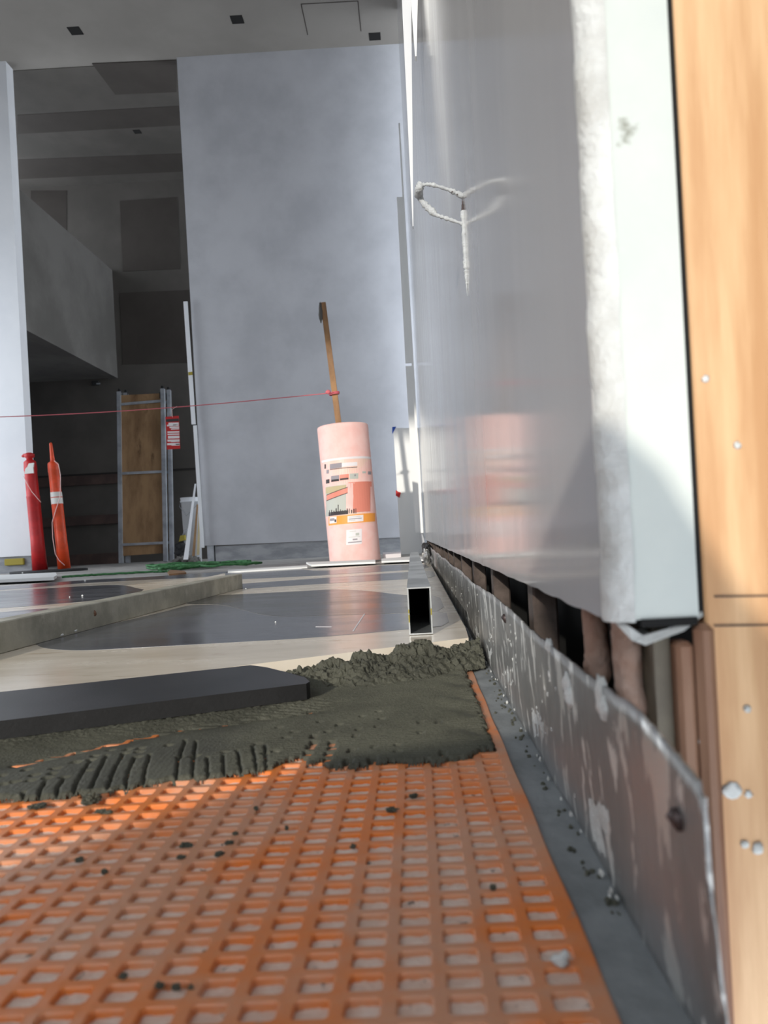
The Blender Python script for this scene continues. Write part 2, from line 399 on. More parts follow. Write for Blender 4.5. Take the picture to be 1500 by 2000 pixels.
# rough plaster corner (arris) and flat end face
mb = MB(); n = 260; H = 2.4
prof = [(-.003, .014), (-.0035, .007), (-.001, .002), (.0035, -.001), (.0085, -.0015)]
vs = []; fs = []
for i in range(n + 1):
    z = ZBD - .001 + H * (i / n) ** 1.3
    jx = float(fbm(np.array(z * 60), np.array(3.), 3)) - .5; jy = float(fbm(np.array(z * 60), np.array(9.), 3)) - .5
    for k, (px_, py_) in enumerate(prof):
        e = 0.6 if k in (0, 4) else 1.6
        vs.append((XR + px_ + jx * .002 * e, YE + py_ + jy * .002 * e + (.0 if k else 0), z))
for i in range(n):
    for k in range(len(prof) - 1):
        a = i * 5 + k; fs.append((a, a + 1, a + 6, a + 5))
mb.add(vs, fs); mb.obj('plaster_corner', M_plast, wr, smooth=True, fixn=False)
mb = MB().box((XR + .006, YE, ZBD), (XR + BT, YE + .02, 2.6)); mb.obj('board_end', M_endp, wr)
# folded bead under the end of the board
mb = MB()
pts = [(XR - .001, YE + .008, ZBD + .001), (XR + .006, YE - .002, ZBD - .009), (XR + .012, YE - .002, ZBD - .0115), (XR + .030, YE - .001, ZBD - .006), (XR + BT + .002, YE, ZBD + .0005)]
top = [(XR + .0, YE + .012, ZBD + .004), (XR + .006, YE + .001, ZBD - .003), (XR + .012, YE + .001, ZBD - .0075), (XR + .030, YE + .001, ZBD - .003), (XR + BT + .002, YE + .002, ZBD + .003)]
bk = [(x, y + .02, z) for x, y, z in top]
for i in range(4): mb.add([pts[i], pts[i + 1], top[i + 1], top[i]], [(0, 1, 2, 3)]); mb.add([pts[i], pts[i + 1], bk[i + 1], bk[i]], [(0, 1, 2, 3)])
mb.obj('corner_bead', M_plast, wr)
MB().box((XR + .011, YE - .001, ZBD - .0035), (XR + BT - .001, YE + .01, ZBD + .0002)).obj('shadow_gap', M_black, wr)
# dark backing behind the gap, stud ends
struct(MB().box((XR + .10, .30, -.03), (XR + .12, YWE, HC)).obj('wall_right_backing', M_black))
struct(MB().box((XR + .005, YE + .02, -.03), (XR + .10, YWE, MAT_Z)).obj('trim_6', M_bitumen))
k = 0; yy = .70
studs = [(.448, .022, M_plast), (.380, .020, M_plast)]
while yy < 6.6: studs.append((yy, .045, M_kerb)); yy += .345
for (y, wdt, mt) in studs:
    mb = MB()
    if mt is M_plast:
        nz = 24; vs = []; fs = []
        for i in range(nz + 1):
            z = .04 + (ZBD + .006 - .04) * i / nz
            for kk in range(8):
                t = 2 * math.pi * kk / 8; r = 1 + .9 * (float(fbm(np.array(z * 90 + y * 50), np.array(kk * .7), 3)) - .5)
                vs.append((XR + .012 + .007 * math.cos(t) * r, y + wdt / 2 * math.sin(t) * r, z))
        for i in range(nz):
            for kk in range(8): fs.append((i * 8 + kk, i * 8 + (kk + 1) % 8, i * 8 + 8 + (kk + 1) % 8, i * 8 + 8 + kk))
        mb.add(vs, fs); mb.obj('plaster_column', MATS['stud_plaster'] if 'stud_plaster' in MATS else mat('stud_plaster', srgb(150, 120, 104), .85, col2=srgb(172, 150, 138), scale=30, bump=.7, bscale=150), wr, smooth=True)
    else:
        mb.bbox((XR + .012, y - .016, -.02), (XR + .034, y + .016, ZBD + .3), .002); mb.obj('stud', MATS.get('stud_grey') or mat('stud_grey', srgb(96, 84, 78), .8, col2=srgb(70, 60, 55), scale=30, bump=.4), wr)
MB().box((XR + .018, YE + .006, -.02), (XR + .0255, YE + .03, ZBD)).obj('galvanised_post', mat('stained_metal', srgb(112, 104, 88), .5, .2, col2=srgb(90, 82, 70), scale=30), wr)
# white plaster strips further along the wall, and a sunlit triangle built as strips
def vstrip(p_top, p_bot, wpx, Y, mt, name='strip_or_sun_patch', th=.02, w2=None):
    a = at(*p_top, Y); b = at(*p_bot, Y); s_ = Y / F_PX; w2 = wpx if w2 is None else w2
    return MB().prism([(a.x, Y, a.z), (a.x + wpx * s_, Y, a.z), (b.x + w2 * s_, Y, b.z), (b.x, Y, b.z)], (0, th, 0)).obj(name, mt, wr)
vstrip((785, 0), (806, 442), 18, 2.0, M_wallw, w2=1.5, th=.02)  # this and the next strip are shaped as the sunlit patch
vstrip((803, 0), (811, 110), 13, 1.95, M_foam, w2=2.5, th=.02)
vstrip((775, 385), (792, 709), 13, 6.5, M_foam); vstrip((792, 715), (811, 1040), 13, 6.5, M_foam, w2=12)
vstrip((778, 240), (822, 1041), 3, 6.3, M_foam, w2=5)
vstrip((820, 1042), (823, 1062), 5, 6.35, M_wall, w2=7)
# wire loop on the board
sl = atx(908, 460, XR - .003)
yl = sl.y; s1 = yl / F_PX
wt = thing('wire_loop', (XR - .004, yl, sl.z), 'plaster coated wire loop sticking out of a slit in the glossy wall board', 'wire')
pp = [(905, 384), (893, 378), (880, 372), (862, 366), (845, 361), (832, 360), (822, 362), (817, 370), (818, 382), (826, 396), (838, 408), (852, 420), (870, 426), (888, 432), (906, 438)]
P3 = [];
for i, (x, y) in enumerate(pp):
    t = i / (len(pp) - 1); P3.append(at(x, y, yl + (.012 if t > .5 else -.004) * math.sin(math.pi * t)))
# refine
fine = []
for i in range(len(P3) - 1):
    for k in range(5): fine.append(P3[i].lerp(P3[i + 1], k / 5))
fine.append(P3[-1]); rnd = random.Random(5)
rr = []
for i in range(len(fine)):
    t = i / (len(fine) - 1); base_r = .0023 + (.0021 if .4 < t < .78 else 0) + (.0006 if t < .12 else 0); rr.append(base_r * (1 + rnd.uniform(-.28, .45)))
MB().tube(fine, rr, 9).obj('wire', M_wirep, wt, smooth=True)
def spindle(y0, y1, xt, xb, wmax, mt, name, taper0=.25, taper1=.25):
    n = 34; path = []; r = []; rnd = random.Random(int(y0))
    for i in range(n + 1):
        t = i / n; q = atx(xt + (xb - xt) * t, y0 + (y1 - y0) * t, XR - .004); path.append(Vector((q.x, yl, q.z)))
        r.append(max(.0003, wmax * min(1, t / taper0 if taper0 else 1, (1 - t) / taper1 if taper1 else 1) * (1 + rnd.uniform(-.3, .3))))
    MB().tube(path, r, 8).obj(name, mt, wt, smooth=True)
spindle(346, 386, 908, 909, .0024, M_rust, 'slit_edge', .9, 0)
spindle(384, 520, 907, 912, .0030, M_wirep, 'plaster_lip', .05, .05)
spindle(512, 572, 912, 914, .0027, M_wirep, 'plaster_drip', .1, .8)
# ---------------- galvanised bottom plate with scalloped top
XP = XR - .001
rnd = random.Random(11)
ys = [.247 + (6.7 - .247) * (i / 240) ** 2 for i in range(241)]
mb = MB(); vs = []; fs = []; NZ = 14
for i, y in enumerate(ys):
    zt = .0775 + .0022 * math.sin(y * 9) + rnd.uniform(-.0006, .0006)
    if y < .32: zt -= (.32 - y) * .13
    if .251 > y: zt -= .004
    for k in range(NZ + 1):
        t = k / NZ; z = MAT_Z - .004 + (zt - MAT_Z + .004) * t
        vs.append((XP + .004 * (1 - t) + .0006 * math.sin(y * 31 + t * 5) + rnd.uniform(-.0002, .0002), y, z))
for i in range(240):
    for k in range(NZ): a = i * (NZ + 1) + k; fs.append((a, a + NZ + 1, a + NZ + 2, a + 1))
mb.add(vs, fs); plate = mb.obj('wall_plate', M_plate, smooth=True, fixn=False)
tag(plate, 'galvanised steel plate splashed with white plaster along the foot of the right wall', 'metal plate')
sol = plate.modifiers.new('thick', 'SOLIDIFY'); sol.thickness = .0015; sol.offset = -1 
for (x, y, r) in ((1325, 1600, .0042), (987, 1208, .0048)):
    q = atx(x, y, XP - .001); mb = MB(); mb.tube([(q.x + .004, q.y, q.z), (q.x - .0015, q.y, q.z), (q.x - .003, q.y, q.z - .001)], [r, r, r * .6], 14); mb.obj('rivet', M_rust, plate, smooth=.6)
# plaster lumps on the plate as geometry
lumps = []
rnd = random.Random(21)
for i in range(420):
    y = .45 + 3.2 * rnd.random() ** 1.3; z = -.02 + .09 * rnd.random(); s_ = rnd.uniform(.4, 1.5)
    lumps.append((y, z, .0012 * s_, .003 * s_))
mb = MB()
for i, (y, z, a, b) in enumerate(lumps): mb.blob((XP - .0002 + .004 * (1 - (z + .03) / .11), y, z), (.0014, a * 1.6, b), i, .4, 7, 5)
for (x, y, sz) in ((1110, 1345, 2.0), (1114, 1362, 1.4), (1175, 1360, 2.0), (1182, 1385, 1.3), (1073, 1262, 1.0)):
    q = atx(x, y, XP - .001); mb.blob(q, (.003, .004 * sz, .005 * sz), int(x), .3, 9, 7)
o = mb.obj('plaster_splash', M_plast, plate, smooth=True); o['kind'] = 'stuff'
# jagged plaster film along the foot of the plate
mb = MB(); vs = []; fs = []; n = 240
for i in range(n + 1):
    y = .25 + 2.6 * (i / n) ** 1.6
    h = .014 + .028 * float(fbm(np.array(y * 45), np.array(2.), 4)) * (1.2 if y < .55 else .9) + (.008 if y < .3 else 0)
    l_ = -.026 + .03 * float(fbm(np.array(y * 60), np.array(7.), 4)) - .004
    vs += [(XP - .0014 + .004, y, l_), (XP - .0016 + .003, y, max(l_ + .001, l_ + h * .8))]
for i in range(n):
    if float(vnoise(np.array(i * .35), np.array(1.))) > .25: fs.append((2 * i, 2 * i + 2, 2 * i + 3, 2 * i + 1))
mb.add(vs, fs); o = mb.obj('plaster_film', M_plast, plate, fixn=False); o['kind'] = 'stuff'

mb = MB(); rnd = random.Random(77)
for i in range(90):
    y = .36 + 1.0 * rnd.random() ** 1.2; q_ = rnd.uniform(.0005, .0017)
    mb.blob((XR - .002 - abs(rnd.gauss(0, .004)), y, MAT_Z - .002 + q_ * .3), (q_, q_ * 1.5, q_), i, .4, 7, 5)
o = mb.obj('dirt_crumbs', M_mortar); tag(o, 'line of dark mortar crumbs on the grey screed along the plate', 'crumbs', kind='stuff')
mb = MB()
for i in range(46):
    y = .36 + 1.5 * rnd.random() ** 1.2; q_ = rnd.uniform(.0006, .002)
    mb.blob((XR - .001 - abs(rnd.gauss(0, .003)), y, MAT_Z + rnd.uniform(-.002, .006)), (q_ * .6, q_ * 1.6, q_), i + 200, .4, 7, 5)
o = mb.obj('plaster_flakes', M_plast); tag(o, 'white plaster flakes scattered along the foot of the steel plate', 'crumbs', kind='stuff')

# ---------------- plywood at the near right
tb = thing('plywood_panel', (.24, YE, -.03), 'tan plywood panel with plaster specks, right edge of the picture', 'plywood')
MB().bbox((XR + BT + .003, YE, -.12), (.42, YE + .018, 2.6), .001).obj('face_board', M_wood, tb)
MB().box((XR + BT + .0002, YE + .0015, ZBD), (XR + BT + .0028, YE + .012, 2.6)).obj('shadow_gap', M_black, wr)
mb = MB(); 
mb.bbox((XR + .026, YE - .002, -.12), (XR + .034, YE + .012, .100), .002); mb.bbox((XR + .0345, YE - .004, -.12), (XR + .0435, YE + .004, .108), .003)
mb.obj('edge_moulding', M_woodr, tb)
for (y) in (1165, 1222):
    a = at(1395, y, YE - .0003); b = at(1520, y - 2, YE - .0003); MB().beam(a, b, .0004, .0008).obj('saw_line', M_brown, tb)
for i, (x, y, s_) in enumerate(((1430, 1545, 3.5), (1462, 1552, 1.6), (1480, 1658, 2.4), (1455, 1650, 1.6), (1375, 1450, 2.0), (1460, 1385, 1.5), (1440, 870, 1.5), (1378, 740, 1.5))):
    q = at(x, y, YE - .0005); MB().blob(q, (.0011 * s_, .0006, .0011 * s_), i, .4, 9, 6).obj('plaster_speck', M_plast, tb, smooth=True)

# ================================================================= TILED FLOOR
LZ = -.020
ft = thing('stone_floor', (-1.2, 2.6, LZ), '', ''); del ft['label']; del ft['category']; struct(ft)
E0 = atz(915, 1245, 0); E1 = atz(490, 1297, 0); ed = (E1 - E0)
far_l = E0 + ed * 6.0
XT = XR - .015
base = [(E0.x, E0.y, LZ), (E0.x + (XT - E0.x), E0.y + .12, LZ), (XT, 4.25, LZ), (-3.8, 4.05, LZ), (-3.8, 1.0, LZ), (far_l.x, far_l.y, LZ)]
MB().prism(base, (0, 0, -LZ - .0005)).obj('beige_tile', M_beige, ft)
def inlay(pts, mt, name='slate_tile'):
    P = [atz(x, y, 0) for x, y in pts]
    # smooth closed polygon by one Chaikin pass
    Q = []
    for i in range(len(P)):
        a, b = P[i], P[(i + 1) % len(P)]; Q += [a.lerp(b, .2), a.lerp(b, .8)]
    MB().prism([(p.x, p.y, -.006) for p in Q], (0, 0, .006)).obj(name, mt, ft)
inlay([(68, 1256), (80, 1264), (105, 1268), (150, 1270), (200, 1268.5), (300, 1263), (440, 1255), (600, 1246), (797, 1229), (879, 1221), (871, 1193), (790, 1198), (650, 1202), (560, 1204.5), (520, 1202), (496, 1197.5), (456, 1185.5), (424, 1180.6), (372, 1181), (300, 1200), (120, 1240)], M_slate)
inlay([(412, 1163), (480, 1160), (600, 1154), (645, 1151), (685, 1151.5), (732, 1155.5), (790, 1162.5), (858, 1163), (870, 1192.5), (790, 1197.4), (650, 1201.4), (560, 1204), (520, 1201.4), (496, 1197), (456, 1185), (424, 1180), (372, 1180), (350, 1175)], M_slate2)
inlay([(430, 1153), (474, 1150), (600, 1142), (795, 1131), (853, 1127.5), (845, 1114), (795, 1117), (600, 1131), (474, 1140), (450, 1142)], M_slate)
inlay([(440, 1116), (474, 1113.5), (580, 1108), (600, 1114), (650, 1114.5), (690, 1109), (730, 1105), (830, 1101), (840, 1109), (795, 1113.5), (580, 1126.5), (474, 1131), (440, 1133)], M_slate)
inlay([(-60, 1149), (0, 1145), (100, 1138), (166, 1133), (300, 1126), (428, 1117), (450, 1116), (420, 1124), (394, 1128), (300, 1131.5), (164, 1138.5), (80, 1146), (0, 1152), (-60, 1156)], M_slate)
inlay([(-80, 1159), (0, 1155), (30, 1153), (140, 1146), (200, 1143), (230, 1142.5), (250, 1144), (264, 1148), (285, 1152), (240, 1166), (152, 1176), (100, 1180), (0, 1188), (-80, 1193)], M_slate)
inlay([(-60, 1201), (0, 1196), (86, 1188), (110, 1190), (60, 1210), (0, 1222), (-60, 1228)], M_slate)
a, b = atz(690, 1232, .0003), atz(712, 1199, .0003)
MB().beam(a, b, .0022, .0004).obj('chalk_scratch', M_paper, ft)
a, b = atz(617, 1224, .0003), atz(648, 1224, .0003); MB().beam(a, b, .003, .0004).obj('chalk_scratch', M_paper, ft)
# tiny white foam beads on the floor
beadlab = ['larger white foam bead on the dark inlay left of the straightedge', 'smaller white foam bead left of the larger one on the dark inlay', 'white foam bead alone in the middle of the near slate inlay', 'white foam bead on top of the thick white strip at the left', 'white foam bead on the beige tile by the thin green rope', 'white foam bead beside the far end of the left straightedge']
for i, (x, y, r) in enumerate(((161, 1163.5, .0035), (136, 1166, .0022), (538, 1215, .0016), (44, 1119, .006), (166, 1134, .005), (480, 1150, .003))):
    q = atz(x, y, r); tag(MB().blob(q, (r, r, r), i, .1, 8, 6).obj('foam_bead', M_foam, smooth=True), beadlab[i], 'crumb', 'white foam beads on the floor')
# dark tile being laid
P = [atz(x, y, 0) for x, y in ((489, 1299), (520, 1303), (560, 1313), (596, 1323), (605, 1331), (598, 1335))]
nl = atz(0, 1408, 0); fl = atz(0, 1351.5, 0)
dn = (nl - P[-1]).normalized(); dfar = (fl - P[0]).normalized()
poly = P + [nl, nl + dn * .5, fl + dfar * .5, fl]
zb = -.0175
mb = MB(); mb.k = 0
n = len(poly); vs = [(p.x, p.y, zb) for p in poly] + [(p.x, p.y, 0) for p in poly]
mb.add(vs, [tuple(range(n, 2 * n))]); mb.k = 1
mb.add(vs, [tuple(range(n))] + [(i, (i + 1) % n, n + (i + 1) % n, n + i) for i in range(n)])
dt = mb.obj('basalt_tile', [M_basalt, M_cut]); tag(dt, 'black honed stone tile freshly bedded at the edge of the wet mortar', 'tile')

# ================================================================= ORANGE MAT
PX_, PY_ = .0201, .0170
mt_ = thing('tiling_mat', (-.3, .5, MAT_Z - .006), 'orange plastic tiling mat with rectangular pockets covering the near floor', 'mat')
X0r = .0665
nx = 39; ny = 55; Ys = .10
OW, OH = .0138, .0115
mb = MB(); vs = []; fs = []
wv = lambda x, y: MAT_Z + .0006 * math.sin(x * 23 + y * 11)
def ring(cx, cy, hw, hh, c, z):
    pts = [(-hw + c, -hh), (hw - c, -hh), (hw, -hh + c), (hw, hh - c), (hw - c, hh), (-hw + c, hh), (-hw, hh - c), (-hw, -hh + c)]
    return [(cx + a, cy + b, z) for a, b in pts]
for i in range(nx):
    for j in range(ny):
        cx = X0r - .0055 - PX_ / 2 - i * PX_; cy = Ys + (j + .5) * PY_
        if cy > 1.02: continue
        z = wv(cx, cy); o = len(vs); jx = random.uniform(-.0002, .0002)
        co = [(cx - PX_ / 2, cy - PY_ / 2), (cx + PX_ / 2, cy - PY_ / 2), (cx + PX_ / 2, cy + PY_ / 2), (cx - PX_ / 2, cy + PY_ / 2)]
        vs += [(a, b, wv(a, b)) for a, b in co]
        vs += ring(cx + jx, cy, OW / 2 + .0006, OH / 2 + .0006, .0016, z)
        vs += ring(cx + jx, cy, OW / 2, OH / 2, .0014, z - .0008)
        vs += ring(cx + jx, cy, OW / 2 - .0002, OH / 2 - .0002, .0014, z - .0040)
        r1 = o + 4; r2 = o + 12; r3 = o + 20
        # top frame
        fs += [(o, o + 1, r1 + 1, r1), (o + 1, r1 + 2, r1 + 1), (o + 1, o + 2, r1 + 3, r1 + 2), (o + 2, r1 + 4, r1 + 3), (o + 2, o + 3, r1 + 5, r1 + 4), (o + 3, r1 + 6, r1 + 5), (o + 3, o, r1 + 7, r1 + 6), (o, r1, r1 + 7)]
        for k in range(8):
            k2 = (k + 1) % 8
            fs += [(r1 + k, r1 + k2, r2 + k2, r2 + k), (r2 + k, r2 + k2, r3 + k2, r3 + k)]
# right border
for j in range(ny):
    y0 = Ys + j * PY_; y1 = y0 + PY_
    if y1 > 1.03: continue
    xx = X0r - .0055; o = len(vs)
    e0 = .0004 * math.sin(y0 * 40); e1 = .0004 * math.sin(y1 * 40)
    vs += [(xx, y0, wv(xx, y0)), (X0r - .001 + e0, y0, wv(xx, y0)), (X0r - .001 + e1, y1, wv(xx, y1)), (xx, y1, wv(xx, y1)), (X0r + e0, y0, MAT_Z - .001), (X0r + e1, y1, MAT_Z - .001), (X0r + e0, y0, MAT_Z - .006), (X0r + e1, y1, MAT_Z - .006)]
    fs += [(o, o + 1, o + 2, o + 3), (o + 1, o + 4, o + 5, o + 2), (o + 4, o + 6, o + 7, o + 5)]
mb.add(vs, fs); mb.obj('membrane', M_orange, mt_, fixn=False)
gx = np.arange(-.75, X0r - .004, .0022); gy = np.arange(.10, 1.03, .0022); GX, GY = np.meshgrid(gx, gy)
GZ = MAT_Z - .0033 + .0020 * fbm(GX * 330, GY * 330, 3, 3) - .0006
o = grid_obj('pocket_filling', GX, GY, GZ, np.ones_like(GX, bool), M_fill, mt_); o['kind'] = 'stuff'
# screed strip by the wall
gx = np.arange(X0r + .0, XR + .012, .0016); gy = np.arange(.10, 1.15, .004); GX, GY = np.meshgrid(gx, gy)
GZ = MAT_Z - .003 + .0016 * fbm(GX * 90, GY * 60, 4, 8)
sst = grid_obj('screed_strip', GX, GY, GZ, np.ones_like(GX, bool), M_screed); struct(sst); sst.name = 'trim_7'

# ================================================================= MORTAR BED
def poly_dist(GX, GY, pts):
    d = np.full(GX.shape, 9.)
    for (x0, y0), (x1, y1) in zip(pts[:-1], pts[1:]):
        dx, dy = x1 - x0, y1 - y0; t = np.clip(((GX - x0) * dx + (GY - y0) * dy) / (dx * dx + dy * dy + 1e-12), 0, 1)
        d = np.minimum(d, np.hypot(GX - x0 - t * dx, GY - y0 - t * dy))
    return d
MZ = MAT_Z + .0044
near = [(-160, 1580), (0, 1563), (60, 1566), (120, 1560), (180, 1555), (230, 1548), (310, 1532), (430, 1521), (520, 1507), (560, 1490), (588, 1479), (600, 1499), (628, 1488), (642, 1502), (700, 1500), (760, 1493), (850, 1493), (915, 1484), (938, 1470)]
npt = [atz(x, y, MAT_Z) for x, y in near]
nX = np.array([p.x for p in npt]); nY = np.array([p.y for p in npt])
gx = np.arange(-.62, .066, .00092); gy = np.arange(.50, 1.10, .00092); GX, GY = np.meshgrid(gx, gy)
Y0 = np.interp(GX, nX, nY) + (fbm(GX * 220, GX * 0 + 4, 3, 5) - .5) * .010
Xr = .0565 + (fbm(GY * 260, GY * 0 + 2, 3, 6) - .5) * .011
dn_ = np.minimum(GY - Y0, (Xr - GX) * 1.0)
# rounded lower right corner
rise = np.clip(dn_ / .004, 0, 1); rise = np.sqrt(np.clip(1 - (1 - rise) ** 2, 0, 1))
Z = (MAT_Z - .002) + (MZ - MAT_Z + .002) * rise
pxx = CX + F_PX * 0  # keep names simple
# fine trowel ridges (right), arcs (left)
wr_ = np.clip((GX + .20) / .06, 0, 1)
Z += wr_ * .0007 * np.sin((GY + .12 * np.sin(GX * 9) * .12 + .02 * GX) * 2 * math.pi / .0062) * np.clip(dn_ / .008, 0, 1)
edge_r = np.clip(1 - (.058 - GX) / .05, 0, 1)
Z += edge_r * .0012 * np.sin((GY + .05 * (GX - .05)) * 2 * math.pi / .0068 + 2 * fbm(GX * 40, GY * 40, 2, 9)) * rise
def PXL(l, ox, oy, s_): return [(lambda p: (p.x, p.y))(atz(ox + x / s_, oy + y / s_, MZ)) for x, y in l]
grooves = [PXL(l, 0, 1330, 5) for l in ([(620, 950), (570, 1030), (545, 1150)], [(880, 780), (780, 920), (730, 1040), (712, 1145)], [(1045, 720), (960, 870), (890, 1040)], [(1210, 700), (1110, 870), (1050, 1030)], [(1320, 740), (1250, 880), (1222, 1050)], [(1465, 710), (1410, 880), (1385, 1075)], [(440, 970), (390, 1080), (370, 1150)], [(230, 1080), (205, 1160)])]
grooves += [PXL(l, 0, 1180, 2.5) for l in ([(870, 740), (858, 885)], [(955, 665), (935, 885)], [(1013, 745), (1020, 872)], [(1088, 730), (1100, 850)], [(1160, 710), (1180, 832)], [(1235, 690), (1255, 825)], [(1292, 680), (1302, 805)], [(905, 660), (880, 740)])]
jit = (fbm(GX * 160, GY * 160, 3, 12) - .5) * .0025
for g in grooves:
    d = poly_dist(GX + jit, GY, g); Z -= .0042 * np.exp(-(d / .0013) ** 2)
# broad smooth ribs between the arcs
XG = GX + .10 * (GY - .62) - 1.6 * np.clip(GY - .62, 0, 1) ** 2 * np.clip(-GX * 3, 0, 1)
Z += (1 - wr_) * .00006 * np.sin(XG * 2 * math.pi / .0046) * np.clip((.72 - GY) / .05, 0, 1) * rise
pits = [(51, 1502), (68, 1513), (109, 1500), (103, 1510), (186, 1475), (179, 1483), (149, 1488), (93, 1519), (126, 1518), (172, 1504), (216, 1464), (246, 1470), (249, 1463), (271, 1468), (268, 1478), (275, 1461), (4, 1514), (6, 1531), (27, 1527), (58, 1524), (330, 1455), (350, 1478), (380, 1476), (440, 1468), (505, 1452), (520, 1470), (540, 1465), (575, 1430), (560, 1440), (545, 1420)]
for x, y in pits:
    p = atz(x, y, MZ); Z -= .0048 * np.exp(-((GX - p.x + jit) / .0036) ** 4 - ((GY - p.y + jit) / .0034) ** 4)
deep = [(613, 1447), (648, 1446), (648, 1455), (642, 1466), (639, 1477), (601, 1466), (589, 1479), (679, 1484), (687, 1462), (727, 1481), (613, 1436), (606, 1455)]
pd = atz(632, 1464, MZ); Z -= .0024 * np.exp(-((GX - pd.x) / .03) ** 2 - ((GY - pd.y) / .05) ** 2) * rise
for x, y in deep:
    p = atz(x, y, MZ); Z -= .0085 * np.exp(-((GX - p.x + jit) / .0034) ** 4 - ((GY - p.y + jit) / .0060) ** 4)
shallow = [(731, 1457), (777, 1454), (777, 1466), (707, 1399), (745, 1403), (737, 1418), (662, 1415), (700, 1424), (821, 1410), (821, 1430), (857, 1410), (866, 1468), (865, 1474), (740, 1390), (695, 1435), (640, 1428), (625, 1410)]
for x, y in shallow:
    p = atz(x, y, MZ); Z -= .0048 * np.exp(-((GX - p.x + jit) / .0028) ** 4 - ((GY - p.y + jit) / .0040) ** 4)
# thin place where the mat shows through beside the new tile
d = poly_dist(GX, GY + jit * 2, [(lambda p: (p.x, p.y))(atz(x, y, MZ)) for x, y in ((30, 1487), (200, 1451), (330, 1424), (440, 1409), (560, 1393), (622, 1384))])
thin = fbm(GX * 28, GY * 200, 3, 31)
Z -= .0042 * np.exp(-(d / .020) ** 2) + np.where(thin > .42, .0022, .0) * np.exp(-(d / .0055) ** 4)
Z += .0007 * (fbm(GX * 120, GY * 120, 3, 41) - .5)
# gritty band hard against the tile
tl = poly_dist(GX, GY, [(nl.x + dn.x * .5, nl.y + dn.y * .5), (P[-1].x, P[-1].y)])
Z += (.003 * (fbm(GX * 330, GY * 330, 3, 51) - .45) + .0035) * np.exp(-(tl / .030) ** 2)
under = ((GX - E0.x) * (E1.y - E0.y) - (GY - E0.y) * (E1.x - E0.x)) * (1 if ((0 - E0.x) * (E1.y - E0.y) - (0 - E0.y) * (E1.x - E0.x)) > 0 else -1) < -.015
keep = (dn_ > -.0005) & ~under
bed = grid_obj('mortar_bed', GX, GY, Z, keep, M_mortar)
tag(bed, 'combed wet grey mortar spread over the orange mat', 'mortar', kind='stuff')
# heap
ax = (E1 - E0); ax.z = 0; Lh = ax.length; ax.normalize(); tn = Vector((-ax.y, ax.x, 0))
if tn.y > 0: tn = -tn
ss = np.arange(-.015, Lh + .03, .0011); tt = np.arange(-.004, .17, .0011); S, T = np.meshgrid(ss, tt)
u = S / Lh                                # 0 at the wall, 1 at the tile tip
crest = np.interp(u, [-.1, 0, .1, .2, .3, .42, .55, .7, .85, 1.0, 1.15], [.028, .028, .025, .023, .034, .026, .023, .021, .018, .013, .0])
width = np.interp(u, [-.1, 0, .15, .3, .5, .7, .85, 1.0, 1.12], [.10, .11, .12, .13, .14, .14, .11, .075, .03])
width = width * (1 + .25 * (fbm(S * 60, S * 0 + 5, 3, 61) - .5))
prof_ = np.clip(1 - (T / width) ** 2.2, 0, 1) ** .8 * np.clip(.12 + T / .045, 0, 1)
N1 = np.clip(fbm(S * 38, T * 38, 3, 71) * 1.9 - .45, 0, 1.2); N2 = fbm(S * 160, T * 160, 4, 81); N3 = np.abs(fbm(S * 100, T * 100, 3, 91) - .5) * 2
Hh = (crest - .000) * prof_ * (.55 + .75 * N1) + (N2 - .5) * .019 * prof_ ** .6 - N3 * .007 + .002
Zh = MAT_Z + .001 + Hh
# surface jitter gives overhanging crumbs
S2 = S + (fbm(S * 240, T * 240, 3, 95) - .5) * .006; T2 = T + (fbm(S * 240, T * 240, 3, 99) - .5) * .006
HX = E0.x + ax.x * S2 + tn.x * T2; HY = E0.y + ax.y * S2 + tn.y * T2
# keep clear of the laid dark tile
keep = (prof_ > .0) & (HX < XR - .004)
tipd = poly_dist(HX, HY, [(P[0].x, P[0].y), (P[4].x, P[4].y)])
heap = grid_obj('mortar_heap', HX, HY, np.minimum(Zh, .012), keep, M_mortar, flatshade=False)
tag(heap, 'crumbly heap of wet grey mortar against the edge of the beige tile', 'mortar', kind='stuff')

